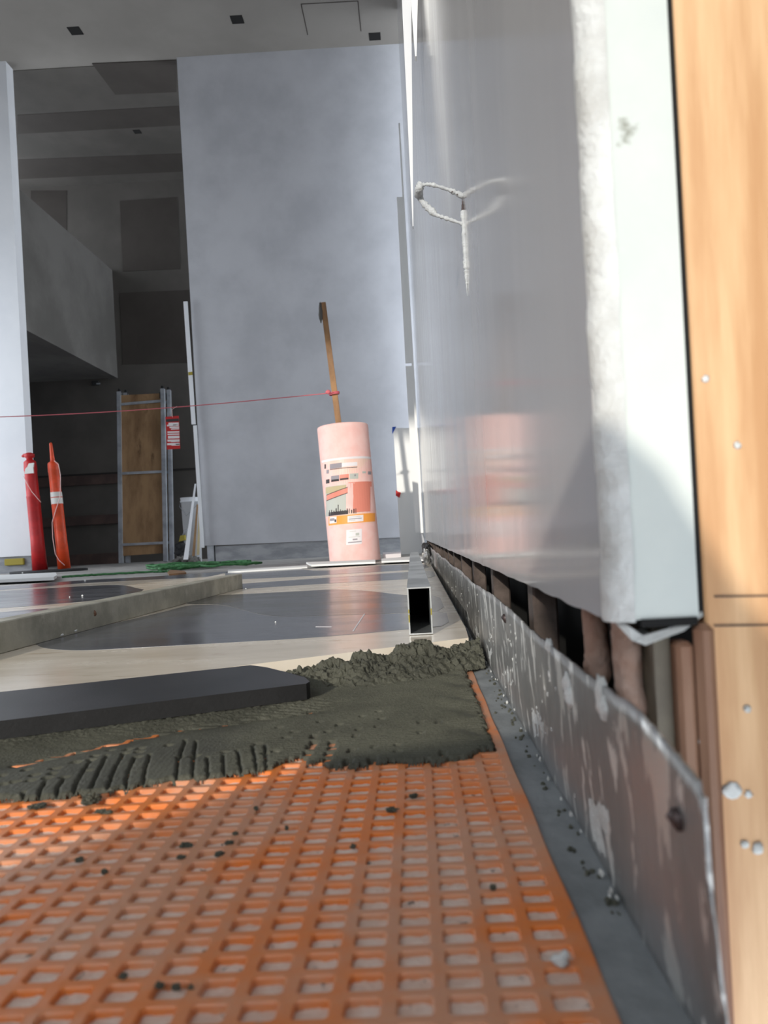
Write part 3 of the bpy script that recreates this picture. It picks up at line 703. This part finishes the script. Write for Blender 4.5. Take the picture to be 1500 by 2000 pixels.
# crumbs on the mat
crumbs = [(182, 1560, 21, 13, 'clod'), (68, 1573, 20, 5, ''), (200, 1583, 10, 5, ''), (213, 1587, 6, 3, ''), (359, 1651, 11, 5, ''), (448, 1645, 7, 5, ''), (459, 1628, 4, 5, ''), (430, 1668, 10, 3, ''), (353, 1675, 7, 3, ''), (155, 1679, 7, 4, ''),
          (808, 1553, 9, 4, ''), (766, 1582, 8, 4, ''), (500, 1580, 3, 2, ''), (241, 1907, 6, 5, ''), (312, 1925, 6, 4, ''), (345, 1929, 7, 3, ''), (373, 1931, 4, 4, ''), (963, 1732, 5, 5, ''), (560, 1618, 3, 2, ''), (204, 1703, 5, 4, ''), (690, 1653, 4, 3, '')]
lab = ['largest clump of grey mortar, on the mat by the mortar edge', 'flat strip of grey mortar left of the largest clump',
 'small crumb just below the largest mortar clump', 'crumb lowest of the trio under the largest mortar clump',
 'wider dark crumb, upper one of the pair left of the mat centre', 'dark crumb in the cluster left of the mat centre, right of the wide one',
 'pale grey crumb topmost in the cluster left of the mat centre', 'flat dark crumb lowest right in the cluster left of the mat centre',
 'flat crumb directly under the wide dark crumb, left of the mat centre', 'lone grey crumb on the mat near the left edge of the picture',
 'dark crumb nearest below the smooth round edge of the mortar bed', 'grey smear crumb below left of the dark one near the mortar bed',
 'tiny speck of mortar alone on the mat, above its middle', 'dark crumb lowest left on the mat, left of the row of three',
 'first crumb from the left in the row near the bottom edge', 'second crumb from the left in the row near the bottom edge',
 'third crumb from the left in the row near the bottom edge', 'round dark crumb near the right edge of the mat above the white lump',
 'tiny dark speck of mortar in the middle of the mat', 'crumb in the left part of the mat right of the lone grey one', 'small grey crumb right of the mat centre, left of the round dark one']
for i, (x, y, wx, hy, _) in enumerate(crumbs):
    p = atz(x, y + hy * .5, MAT_Z + .0005); sc_ = p.y / F_PX; rx = wx * sc_ * (1.35 if i > 1 else 1); rz = max(hy * sc_ * .8, .0015)
    mb = MB()
    for k in range(5 if i == 0 else 3 if wx > 8 else 1):
        ox = (random.uniform(-.6, .6) * rx) if k else 0
        mb.blob((p.x + ox, p.y + random.uniform(-.3, .3) * rx, MAT_Z + rz * (.5 if k else .6)), (rx * (.55 if wx > 8 else 1), rx * .6, rz * (1 if not k else .7)), i * 7 + k, .5, 12, 9)
    o = mb.obj('mortar_crumb', M_mortar)
    tag(o, lab[i], 'crumb', 'mortar crumbs on the orange mat')
p = atz(1097, 1888, MAT_Z); mb = MB()
for k, (ox, oz, r) in enumerate(((0, .0025, .0026), (.0016, .0042, .0018), (-.002, .0018, .002), (.0008, .0012, .0027))): mb.blob((p.x + ox, p.y + .001 * k, MAT_Z + oz), (r, r, r), 30 + k, .25, 10, 8)
tag(mb.obj('plaster_lump', M_plast, smooth=True), 'white plaster lump on the orange mat near its right edge', 'crumb')

# ================================================================= STRAIGHTEDGES
bx0, bx1 = atz(799.6, 1240.5, 0), atz(845.8, 1239, 0)
Wb = .037; Hb = .0735; xb = (bx0.x + bx1.x) / 2; yb = (bx0.y + bx1.y) / 2; Lb = 2.4; t_ = .0022
dirb = Vector((-.0035, 1, 0)).normalized(); rb = Vector((dirb.y, -dirb.x, 0))
o = thing('box_straightedge', (xb, yb, 0), 'open ended aluminium box straightedge standing on edge beside the right wall', 'straightedge')
mb = MB(); vs = []
for yy_ in (0, Lb):
    for inset in (0, t_):
        for sx, sz in ((-1, 0), (1, 0), (1, 1), (-1, 1)):
            q = Vector((xb, yb, 0)) + dirb * yy_ + rb * sx * (Wb / 2 - inset); vs.append((q.x, q.y, (inset if sz == 0 else Hb - inset) + .0004))
fs = []
for k in range(4):
    k2 = (k + 1) % 4
    fs += [(k, k2, 8 + k2, 8 + k), (4 + k, 12 + k, 12 + k2, 4 + k2), (k, 4 + k, 4 + k2, k2), (8 + k, 8 + k2, 12 + k2, 12 + k)]
mb.add(vs, fs); mb.obj('aluminium_box', M_alu, o)
q = Vector((xb, yb, 0)) + dirb * .6
MB().box((q.x - Wb / 2 + t_, q.y, t_ + .0006), (q.x + Wb / 2 - t_, q.y + .004, Hb - t_)).obj('inner_black_plate', M_black, o)  # black plate across the inside of the box
for sx, z, h in ((-1, .02, .012), (1, .03, .010), (-1, .034, .006)):
    q = Vector((xb, yb - .0003, 0)) + rb * sx * (Wb / 2 - t_ / 2); MB().box((q.x - .0009, q.y - .0004, z), (q.x + .0009, q.y, z + h)).obj('yellow_paint', M_yellow, o)
# left straightedge
c0 = atz(0, 1277, 0); c1 = atz(474, 1148.5, 0); db = (c1 - c0).normalized(); Wl = .042; Hl = .05
c0 = c0 - db * .3; Ll = (c1 - c0).length; lf = Vector((-db.y, db.x, 0))
if lf.x > 0: lf = -lf
o = thing('alloy_straightedge', (c0 + lf * Wl / 2), 'dirty grey aluminium straightedge lying diagonally across the stone floor, left', 'straightedge')
mb = MB(); n = 40; vs = []; fs = []
cs = [(0, .0), (0, Hl - .002), (.002, Hl), (Wl - .002, Hl), (Wl, Hl - .002), (Wl, 0)]
for i in range(n + 1):
    q = c0 + db * Ll * i / n
    for a_, z_ in cs: r_ = q + lf * a_; vs.append((r_.x, r_.y, z_ + .0004))
for i in range(n):
    for k in range(6): k2 = (k + 1) % 6; fs.append((i * 6 + k, i * 6 + k2, i * 6 + 6 + k2, i * 6 + 6 + k))
fs += [tuple(range(5, -1, -1)), tuple(range(n * 6, n * 6 + 6))]
mb.add(vs, fs); mb.obj('alloy_bar', M_alud, o)
def onbar(px_, py_):
    # intersection of the view ray with the bar's right face
    d_ = ray(px_, py_); nrm = -lf; t = (c0 - CAMP).dot(nrm) / d_.dot(nrm); return CAMP + d_ * t
q = onbar(185, 1198); MB().blob(q, (.003, .0045, .006), 3, .3, 9, 7).obj('rust_spot', M_woodr, o, smooth=True)
for x, y in ((148, 1232), (121, 1240)):
    q = onbar(x, y); MB().blob(q, (.0015, .006, .0022), x, .3, 8, 6).obj('plaster_speck', M_foam, o, smooth=True)

# ================================================================= MIDDLE DISTANCE
YR = 5.3
# pink roll
bot = at(694, 1096, YR); bot.z = -.0; topc = at(669, 832, YR)
axis = (topc - Vector((bot.x, YR, -.01))).normalized(); Rr = 49.8 * YR / F_PX; Hr = (topc - bot).length + .008
face = Vector((-bot.x, -YR, 0)).normalized()
zax = axis; yax = -(face - zax * face.dot(zax)).normalized(); xax = yax.cross(zax)
Rm = Matrix((xax, yax, zax)).transposed()
bot.z = .0
roll = thing('foam_roll', bot - Vector((0, 0, .008)), 'tall pink foam underlay roll standing on end with printed wrapper', 'roll', rot=Rm.to_quaternion())
RMW = wm(roll)
def local(mb, name, mt, parent=roll, **k):
    mb.v = [tuple(RMW @ Vector(v)) for v in mb.v]; return mb.obj(name, mt, parent, **k)
mb = MB(); n = 64; vs = []; fs = []
sp = [(0, Rr), (.006, Rr), (Hr - .012, Rr), (Hr - .004, Rr - .003), (Hr, Rr - .01), (Hr, .068), (Hr - .01, .062), (Hr - .32, .06), (Hr - .32, .001)]
for (z, r) in sp:
    for k in range(n): t = 2 * math.pi * k / n; vs.append((r * math.sin(t), -r * math.cos(t), z))
for i in range(len(sp) - 1):
    for k in range(n): fs.append((i * n + k, i * n + (k + 1) % n, i * n + n + (k + 1) % n, i * n + n + k))
fs.append(tuple(range(n)))
mb.add(vs, fs); local(mb, 'foam', M_pink, smooth=.6)
def patch(x0, x1, y0, y1, mt, name, lift=.0006, skew=0.0):
    # x, y in the enlarged (9.09x) crop of the wrapper; y runs down the axis
    def uz(x, y):
        cx = 572 + .1 * y; u_ = max(-.985, min(.985, (x - cx) / 458)); v_ = y + .1 * (x - cx)
        return math.asin(u_), (1096 - (880 + v_ / 9.09)) / 264 * (Hr - .004)
    mb = MB(); n = max(2, int(abs(x1 - x0) / 40)); vs = []; fs = []
    for i in range(n + 1):
        for y in (y0, y1):
            xx = x0 + (x1 - x0) * i / n; th, z = uz(xx, y - .1 * (xx - (x0 + x1) / 2) + skew * (xx - (x0 + x1) / 2)); r = Rr + lift
            vs.append((r * math.sin(th), -r * math.cos(th), z))
            r -= lift + .001; vs.append((r * math.sin(th), -r * math.cos(th), z))
    for i in range(n):
        a = i * 4; fs += [(a, a + 4, a + 6, a + 2), (a, a + 1, a + 5, a + 4), (a + 2, a + 6, a + 7, a + 3)]
    fs += [(0, 2, 3, 1), (n * 4, n * 4 + 1, n * 4 + 3, n * 4 + 2)]
    mb.add(vs, fs); return local(mb, name, mt)
patch(160, 1080, 150, 1310, M_peach, 'wrapper', .0008)
patch(170, 1050, 152, 190, M_paper, 'tape_band', .0016)
patch(320, 525, 260, 345, M_grey, 'print_block', .0016); patch(525, 790, 245, 310, M_paper, 'print_block', .0016)
patch(320, 790, 338, 347, M_dkprint, 'print_line', .0020)
patch(222, 246, 265, 342, M_dkprint, 'print_block', .0016); patch(258, 300, 365, 430, M_grey, 'print_block', .0016)
patch(250, 310, 530, 600, M_dkprint, 'print_block', .0016)
patch(340, 480, 470, 570, M_grey, 'thumbnail_print', .0016); patch(345, 478, 535, 572, M_dkprint, 'print_block', .0020)
patch(490, 646, 452, 548, M_salmon, 'thumbnail_print', .0016); patch(495, 640, 515, 546, M_dkprint, 'print_block', .0020)
patch(662, 808, 432, 525, M_ltprint, 'thumbnail_print', .0016)
patch(740, 770, 450, 480, M_grey, 'print_block', .0020)
patch(880, 940, 385, 418, M_ltprint, 'logo_print', .0016); patch(980, 1036, 375, 430, M_grey, 'logo_print', .0016)
patch(245, 640, 640, 1150, M_ltprint, 'photo_print', .0016)
patch(245, 615, 650, 760, M_beigep, 'photo_print', .0019); patch(262, 630, 740, 830, M_salmon, 'photo_print', .0022, skew=-.25)
patch(262, 630, 730, 742, M_dkprint, 'print_line', .0025, skew=-.25); patch(262, 630, 828, 840, M_dkprint, 'print_line', .0025, skew=-.25)
patch(300, 640, 1085, 1150, M_dkprint, 'photo_print', .0019)
rnd = random.Random(4)
for i in range(13):
    x = 310 + i * 38; h = rnd.uniform(15, 60) + (70 if i == 4 else 0); patch(x, x + rnd.uniform(10, 22), 1090 - h, 1120, M_dkprint, 'print_block', .0024)
patch(605, 750, 600, 1060, M_pink, 'photo_print', .0020); patch(722, 1020, 590, 1090, M_salmon, 'photo_print', .0022)
patch(640, 1045, 570, 660, M_salmon, 'photo_print', .0018)
patch(300, 1110, 1140, 1290, M_orband, 'orange_band', .0018)
patch(630, 900, 1155, 1265, M_paper, 'label_print', .0024); patch(318, 440, 1180, 1290, M_paper, 'label_print', .0024)
patch(650, 870, 1205, 1218, M_grey, 'print_line', .0030); patch(650, 760, 1235, 1245, M_ltprint, 'print_line', .0030); patch(655, 850, 1175, 1183, M_ltprint, 'print_line', .0030)
patch(325, 405, 1205, 1250, M_grey, 'print_block', .0030); patch(408, 434, 1225, 1270, M_dkprint, 'print_block', .0030)
patch(610, 876, 1395, 1655, M_paper, 'white_label', .0024)
patch(720, 800, 1555, 1580, M_grey, 'print_line', .0030); patch(640, 870, 1605, 1622, M_grey, 'print_line', .0030)
patch(665, 780, 1425, 1432, M_ltprint, 'print_line', .0030); patch(650, 850, 1520, 1527, M_ltprint, 'print_line', .0030); patch(770, 830, 1455, 1500, M_ltprint, 'print_block', .0030)
# stick
s0 = at(631, 591, YR - .02); s1_ = at(662, 832, YR + .0); s1_ = s1_ + (s1_ - s0).normalized() * .16
st = MB().beam(s1_, s0, .040, .022, up=(0, 1, 0), end_w=.036).obj('timber_stake', M_stick)
tag(st, 'weathered brown timber stake rising out of the pink roll', 'stake')
q0 = at(626, 612, YR - .035); MB().blob(q0, (.012, .01, .07), 4, .35, 9, 9).obj('dry_mortar', M_comp, st, smooth=True)
# string
k0 = at(652, 767, YR - .035); far = at(-400, 832, YR - .3)
fs_ = []
for i in range(41):
    t = i / 40; q = k0.lerp(far, t); q.z -= .035 * math.sin(math.pi * min(1, t * 1.2)) ; fs_.append(q)
st_ = thing('string_line', k0, 'thin pink string line tied to the stake and stretched to the left', 'string')
MB().tube(fs_, .0032, 6).obj('strand', M_string, st_, smooth=True)
mb = MB()
for j in range(3):
    ringp = [k0 + Vector((.034 * math.cos(t), .03 + .028 * math.sin(t), .006 * (j - 1) + .004 * math.cos(t))) for t in [2 * math.pi * i / 18 for i in range(19)]]
    mb.tube(ringp, .0035, 6)
mb.obj('wrapping', M_string, st_, smooth=True)
MB().blob(at(641, 766, YR - .04), (.016, .012, .014), 8, .3, 9, 7).obj('knot', M_string, st_, smooth=True)
# red tag, hung from the string where it passes over the opening
def pxof(P_):
    d_ = P_ - CAMP; return CX + F_PX * d_.dot(RT) / d_.dot(fwd)
hp = min(fs_, key=lambda q_: abs(pxof(q_) - 335)); yt = hp.y
tg = thing('warning_tag', hp, 'red warning tag with white print hanging from the string line', 'tag')
c4 = [at(*p, yt) for p in ((323, 814), (349, 812), (352, 876), (326, 878))]
MB().prism(c4, (0, .003, 0)).obj('card', M_tape_r, tg)
MB().tube([hp + Vector((0, -.004, .004)), at(336, 800, yt) + Vector((0, -.003, 0)), at(337, 815, yt) + Vector((0, -.001, 0))], .0016, 6).obj('tie', M_cord, tg)
MB().prism([at(*p, yt - .001) for p in ((324, 819), (349, 817), (349.3, 823), (324.3, 824))], (0, .001, 0)).obj('print_bar', M_dkprint, tg)
for (x0, x1, y0, y1) in ((329, 349, 825, 831), (326, 349, 829, 832), (331, 349.5, 833, 835.5), (334, 349.5, 836.5, 838.5), (327, 350, 842, 845), (327, 350, 846.5, 849), (328, 350.2, 851, 856), (327, 350.5, 858, 862), (334, 350.5, 861, 863), (326.5, 351, 865, 869), (335, 351, 867, 870)):
    MB().prism([at(*p, yt - .0015) for p in ((x0, y0 + .6), (x1, y0), (x1 + .1, y1), (x0 + .1, y1 + .6))], (0, .0015, 0)).obj('print_bar', M_paper, tg)

# white foam strips
def slab_px(pts, z0, z1, name, mt, label, cat):
    P_ = [atz(x, y, z1) for x, y in pts]
    o = MB().prism([(p.x, p.y, z0) for p in P_], (0, 0, z1 - z0)).obj(name, mt); return tag(o, label, cat)
slab_px([(598, 1098), (725, 1093), (733, 1093), (733, 1097), (608, 1103)], .003, .014, 'foam_strip', M_foam, 'pale foam sheet strip lying in front of the pink roll', 'foam')
slab_px([(-60, 1126), (104, 1118), (109, 1118), (111, 1123), (105, 1127), (-60, 1135)], .001, .019, 'foam_strip', M_foam, 'thick white foam strip at the left edge of the floor', 'foam')
slab_px([(445, 1113), (600, 1104), (600, 1107), (470, 1115), (445, 1116)], .0, .008, 'foam_strip', M_foam, 'thin crumbly white strip between green rope and pink roll', 'foam')
slab_px([(745, 1091), (800, 1087), (838, 1087), (838, 1092), (745, 1096)], .0, .010, 'foam_strip', M_foam, 'thin white strip on the floor right of the pink roll', 'foam')
slab_px([(748, 1079), (783, 1077), (783, 1081), (748, 1083)], -.01, .03, 'timber_offcut', M_paper, 'cream offcut lying behind the pink roll', 'offcut')
# white sheet standing behind the roll
YS = 6.78
s_pts = [at(768, 836, YS), at(850, 834, YS), at(850, 1082, YS), at(783, 1082, YS)]
x1 = XR - .006
s_pts[1].x = x1; s_pts[2].x = x1
for p_ in s_pts[2:]: p_.z = -.011
wsht = MB().prism(s_pts, (0, .018, 0)).obj('white_sheet', M_foam); tag(wsht, 'white board standing against the wall behind the pink roll', 'board')
MB().prism([at(*p, YS - .002) for p in ((766, 834), (774, 833), (766, 848))], (0, .004, 0)).obj('blue_tape', M_tape_b, wsht)
rt = MB().prism([at(*p, YS - .006) for p in ((773, 957), (777, 960), (783, 962), (780, 972), (773, 968))], (0, .005, 0)).obj('red_tape', M_tape_r, wsht)

# bollards
def bollard(px_top, px_bot, wpx, Y, mt, label, kind):
    b = at(*px_bot, Y); b.z = .012; t = at(*px_top, Y); s_ = Y / F_PX; r = wpx * s_ / 2
    o = thing('bollard', b, label, 'bollard'); d_ = (t - b)
    prof = [(0, 1.12), (.28, 1.0), (.66, .98), (.665, 1.03), (.68, .94), (.90, .92), (.905, .98), (.985, .9), (1.0, .6)]
    MB().tube([b + d_ * a_ for a_, _ in prof], [r * k for _, k in prof], 24).obj('post', mt, o, smooth=.6)
    return o, b, t, d_, r
o, b, t, d_, r = bollard((58, 899), (78, 1106), 25, 7.05, M_red, 'red plastic bollard with hooked cap leaning on the left white wall', 0)
hd = d_.normalized(); sx = Vector((1, 0, 0)); s_ = 7.05 / F_PX
MB().tube([t - hd * .01, t + hd * .02, t + hd * .03, t + hd * .055, t + hd * .07], [.028, .028, .045, .046, .02], 18).obj('cap', M_red, o, smooth=.8)
MB().tube([t + hd * .05, t + hd * .05 - sx * .05, t + hd * .035 - sx * .065], [.018, .014, .012], 8).obj('hook', M_red, o, smooth=True)
mb = MB(); mb.prism([at(*p, 7.05 - r - .004) for p in ((56, 905), (66, 904), (64.5, 914), (65.5, 924), (48, 925.5), (49, 916), (53, 912))], (0, .012, 0)); mb.obj('reflective_patch', M_refl, o)
MB().tube([at(x, y, 7.05 - r - .01) for x, y in ((46, 930), (52, 943), (62, 960), (72, 972), (80, 981))], .003, 6).obj('cord', M_cord, o, smooth=True)
o, b, t, d_, r = bollard((103, 902), (125, 1100), 21.5, 7.1, M_oran2, 'orange plastic bollard with white band and thin handle', 1)
hd = d_.normalized()
MB().tube([t - hd * .01, t + hd * .02, t + hd * .10, t + hd * .17, t + hd * .18], [.024, .020, .016, .013, .006], 14).obj('handle', M_oran2, o, smooth=True)
MB().tube([b + d_ * .605, b + d_ * .715], [r * 1.02, r * .99], 24, cap=False).obj('reflective_band', M_refl, o, smooth=True)
MB().tube([at(x, y, 7.1 - r - .006) for x, y in ((106, 900), (114, 907), (118, 928), (118, 955), (117, 972), (109, 996), (102, 1020), (103, 1050), (108, 1082), (115, 1094), (126, 1104))], .0035, 6).obj('cord', M_cord, o, smooth=True)
pbs = [at(-2, 1112, 6.9), at(166, 1103, 6.9)]
mb = MB(); cxb = (at(15, 1110, 6.95).x + at(165, 1105, 6.95).x) / 2; rw = (at(165, 1105, 6.95).x - at(15, 1110, 6.95).x) / 2
mb.tube([(cxb, 7.0, -.0115), (cxb, 7.0, .008), (cxb, 7.0, .011)], [rw, rw, rw * .96], 28)
mb.v = [(x, 7.0 + (y - 7.0) * .55, z) for x, y, z in mb.v]
tag(mb.obj('rubber_footing', M_rubber, smooth=.6), 'flat black rubber base under the red and orange bollards', 'base')

# scaffold planks
YP = 9.0
def plank(name, label, dx, dY, mts, full=True):
    o = thing(name, Vector((at(280, 1088, YP).x + dx, YP + dY, -.01)), label, 'scaffold plank', 'scaffold planks')
    f = lambda x, y, dd=0: at(x, y, YP + dd) + Vector((dx, dY, 0))
    def fl(x, y): # lean slightly back with height
        return f(x, y, .02 + (1090 - y) / 330 * .28)
    zb = lambda p: Vector((p.x, p.y, max(p.z, -.008)))
    for nm, a, b_ in (('stile', (233, 766), (237, 1100)), ('stile', (318, 760), (324, 1100))):
        MB().beam(zb(fl(*b_)), zb(fl(*a)), .045, .05, up=(0, 1, 0)).obj(nm, M_steel, o)
    if full:
        for y0, y1 in ((790, 783), (925, 921), (1064, 1060)):
            MB().beam(fl(237, y0), fl(322, y1), .04, .03).obj('rail', M_steel, o)
        MB().prism([fl(236, 772), fl(318, 768), zb(fl(322, 1080)), zb(fl(238, 1086))], (0, .015, 0)).obj('plywood_deck', M_ply, o)
    for x, y in ((234, 766), (318, 760), (315, 772)):
        MB().tube([fl(x, y + 6), fl(x, y - 2), fl(x - 2, y - 6)], [.022, .022, .012], 8).obj('hook', M_rubber, o, smooth=True)
    return o
plank('scaffold_plank', 'front plywood and metal scaffold plank leaning upright on the far wall', 0, 0, None)
plank('scaffold_plank', 'second scaffold plank mostly hidden behind the front one', .045, .09, None)
# floor debris by opening
YW = 7.36
def lean(p0, p1, wpx, Y0_, Y1_, name, mt, label, cat='board', th=.012, parent=None, w2=None):
    a = at(*p0, Y0_); b_ = at(*p1, Y1_); s_ = Y0_ / F_PX; w_ = wpx * s_; w2 = (w2 or wpx) * s_
    if b_.z < -.011: b_.z = -.011
    o = MB().prism([a, a + Vector((w_, 0, 0)), b_ + Vector((w2, 0, 0)), b_], (0, th, 0)).obj(name, mt, parent)
    return tag(o, label, cat) if label else o
e1 = lean((358, 589), (374, 829), 8, 7.33, 7.33, 'wall_edge_strip', M_wallw, 'upper white edge strip with yellow mark at the opening', 'strip')
MB().prism([at(*p, 7.325) for p in ((367.5, 727), (375.5, 726), (375.8, 732), (368, 733))], (0, .006, 0)).obj('yellow_mark', M_yellow, e1)
lean((377, 831), (392, 1070), 7, 7.33, 7.33, 'wall_edge_strip', M_wallw, 'lower white edge strip at the opening, beside the blue grey wall', 'strip')
lean((380, 945), (358, 1093), 3, 7.45, 7.25, 'leaning_board', M_wallw, 'narrow white board leaning at the opening with a shadowed back', w2=9, th=.01)
lean((384, 985), (375, 1086), 3, 7.6, 7.45, 'timber_batten', M_ply, 'thin pale timber batten leaning behind the white board', 'batten', w2=5, th=.01)
lean((388, 1000), (384, 1084), 3, 7.65, 7.5, 'timber_batten', M_beigep, 'second thin batten nearest the wall edge, behind the white board', 'batten', w2=5, th=.01)
yb_ = 8.3; b0 = at(374, 1055, yb_); t0 = at(372, 972, yb_)
bk_ = thing('bucket', (t0.x, yb_, -.0115), 'white plastic bucket half hidden behind the leaning board', 'bucket')
rbk = .105; hb = t0.z
MB().tube([(t0.x, yb_, -.011), (t0.x, yb_, hb - .05), (t0.x, yb_, hb - .05), (t0.x, yb_, hb - .035), (t0.x, yb_, hb - .035), (t0.x, yb_, hb)], [rbk * .82, rbk * .97, rbk * 1.06, rbk * 1.06, rbk, rbk * 1.04], 24).obj('pail', M_wallw, bk_, smooth=.5)
MB().tube([(t0.x - rbk, yb_ - .01, hb - .03), (t0.x - rbk * .9, yb_ - .09, hb - .1), (t0.x - .02, yb_ - .12, hb - .2), (t0.x + rbk * .8, yb_ - .1, hb - .1), (t0.x + rbk, yb_ - .01, hb - .03)], .003, 6).obj('bail_handle', M_steel, bk_, smooth=True)
p = at(354, 1052, 8.0); sb_ = MB().prism([at(*q_, 8.0) for q_ in ((349, 1058), (352, 1046), (360, 1045), (361, 1055))], (0, .05, 0)).obj('dustpan', M_yellow)
tag(sb_, 'dull yellow hand scoop hanging beside the white bucket', 'scoop')
MB().tube([at(358, 1046, 8.02), at(361, 1038, 8.02), at(366, 1034, 8.02)], [.012, .01, .01], 8).obj('handle', M_steel, sb_, smooth=True)
rbm = MB()
for i in range(9):
    x = 345 + i * 5; q_ = at(x, 1090 - 8 * math.sin(i), 7.7 + .05 * (i % 3)); rbm.blob((q_.x, q_.y, .012), (.04, .05, .03 + .02 * (i % 2)), i, .35, 8, 6)
tag(rbm.obj('rubble_pile', M_comp), 'small pile of grey rubble and dust at the foot of the leaning board', 'rubble', kind='stuff')

mb = MB()
for i, (x, y, q_) in enumerate(((350, 1078, .05), (358, 1074, .055), (352, 1068, .05), (356, 1086, .05))):
    c_ = at(x, y, 8.0); mb.blob((c_.x, 8.03, max(c_.z, .035)), (.055, .05, .05), i + 70, .25, 12, 9)
tag(mb.obj('rubbish_bag', M_rubber, smooth=True), 'dark rubbish bag slumped between scaffold planks and leaning white board', 'bag')
# green rope
gr = thing('green_rope', atz(400, 1108, -.01), 'tangled pile of green rope with a tail running left along the floor', 'rope')
rnd = random.Random(9)
def rope_path(pts, wob, n=60, z=.0):
    out = []
    P_ = [atz(x, y, -.004) for x, y in pts]
    for i in range(n + 1):
        t = i / n * (len(P_) - 1); k = min(int(t), len(P_) - 2); q = P_[k].lerp(P_[k + 1], t - k)
        out.append(q + Vector((rnd.uniform(-wob, wob), rnd.uniform(-wob, wob), z + rnd.uniform(0, wob * .4))))
    return out
MB().tube(rope_path([(122, 1127), (200, 1122), (300, 1117), (330, 1116)], .008), .008, 7).obj('rope_tail', M_green, gr, smooth=True)
mb = MB()
for j in range(12):
    cx = 340 + rnd.random() * 110; cy = 1108 - (cx - 340) * .05 + rnd.uniform(-2, 3); c_ = atz(cx, cy, 0); a_ = rnd.uniform(.08, .24); b2 = rnd.uniform(.10, .3); n = 26
    ph = rnd.random() * 6
    mb.tube([Vector((c_.x + a_ * math.cos(6.6 * i / n + ph) * (1 + .15 * math.sin(3 * i)), c_.y + b2 * math.sin(6.6 * i / n + ph), .0 + j * .0014 + .006 * math.sin(i * 1.3) + .004)) for i in range(n + 1)], .0085, 7)
mb.tube(rope_path([(312, 1115), (350, 1108), (400, 1106), (440, 1103), (488, 1100)], .02, 40, .01), .009, 7)
mb.tube(rope_path([(350, 1107), (390, 1104), (430, 1103), (470, 1101), (488, 1101)], .015, 40, .018), .009, 7)
mb.obj('rope_coils', M_green, gr, smooth=True)
slab_px([(327, 1117), (333, 1113), (360, 1115), (364, 1118), (330, 1121)], -.0005, .008, 'timber_offcut', M_stick, 'small brown timber offcut in front of the green rope', 'offcut')
# wall-foot debris at the far end of the plate
mb = MB()
for i in range(6): q_ = at(833 + i, 1068 + 5 * (i % 3), 4.6); mb.blob((XR - .02, 4.4 + .12 * i, .05 + .02 * (i % 2)), (.025, .06, .03), 40 + i, .4, 9, 7)
tag(mb.obj('rag', M_rubber), 'dark crumpled rag stuffed in the wall gap at its far end', 'rag')
mb = MB()
for i in range(5): mb.blob((XR - .035, 3.9 + .1 * i, .03 + .012 * (i % 2)), (.018, .04, .032), 60 + i, .35, 9, 7)
tag(mb.obj('plastic_bag', M_plate), 'crumpled clear plastic bag between the straightedge and the plate', 'bag')

# ================================================================= ADDED BEHIND THE CAMERA (unseen, shades the near mat)
yo = -.32; ol = [(-.62, .0), (-.62, .10), (-.50, .19), (-.36, .262), (-.22, .275), (-.166, .302), (-.196, .385), (-.19, .395), (-.15, .403), (-.12, .408), (-.108, .402), (-.092, .372), (-.075, .343), (-.055, .315), (-.035, .285), (-.01, .24), (.01, .0)]
mb = MB(); mb.prism([(x, yo, z if z > .1 else z - .03) for x, z in ol], (0, -.07, 0))
tag(mb.obj('shadow_blocker', M_rubber), 'added dark block just behind the viewer, outlined to cast a shadow', 'bag')  # added, unseen; outline drawn from the wanted shadow edge

stk = thing('shade_stack', (-1.4, -1.2, -.03), 'added stack of sheets behind the viewer that shades the near mat', 'light blocker')  # added, unseen; its top edge sets where sun starts on the mat
for k in range(30):
    z = -.03 + k * .0142; dx = random.uniform(-.01, .01)
    MB().bbox((-3.2 + dx, -1.7, z), (.06 + dx, -1.02 + random.uniform(-.004, .004), z + .0135), .001).obj('shade_sheet', M_foam, stk)
# portals into the room
portal('portal_rear', (-1.6, -2.25, 1.85), (math.radians(90), 0, 0), 2.75, 3.9)
portal('portal_left', (XL - .25, 5.35, 1.6), (math.radians(90), 0, math.radians(-90)), 3.6, 3.3)
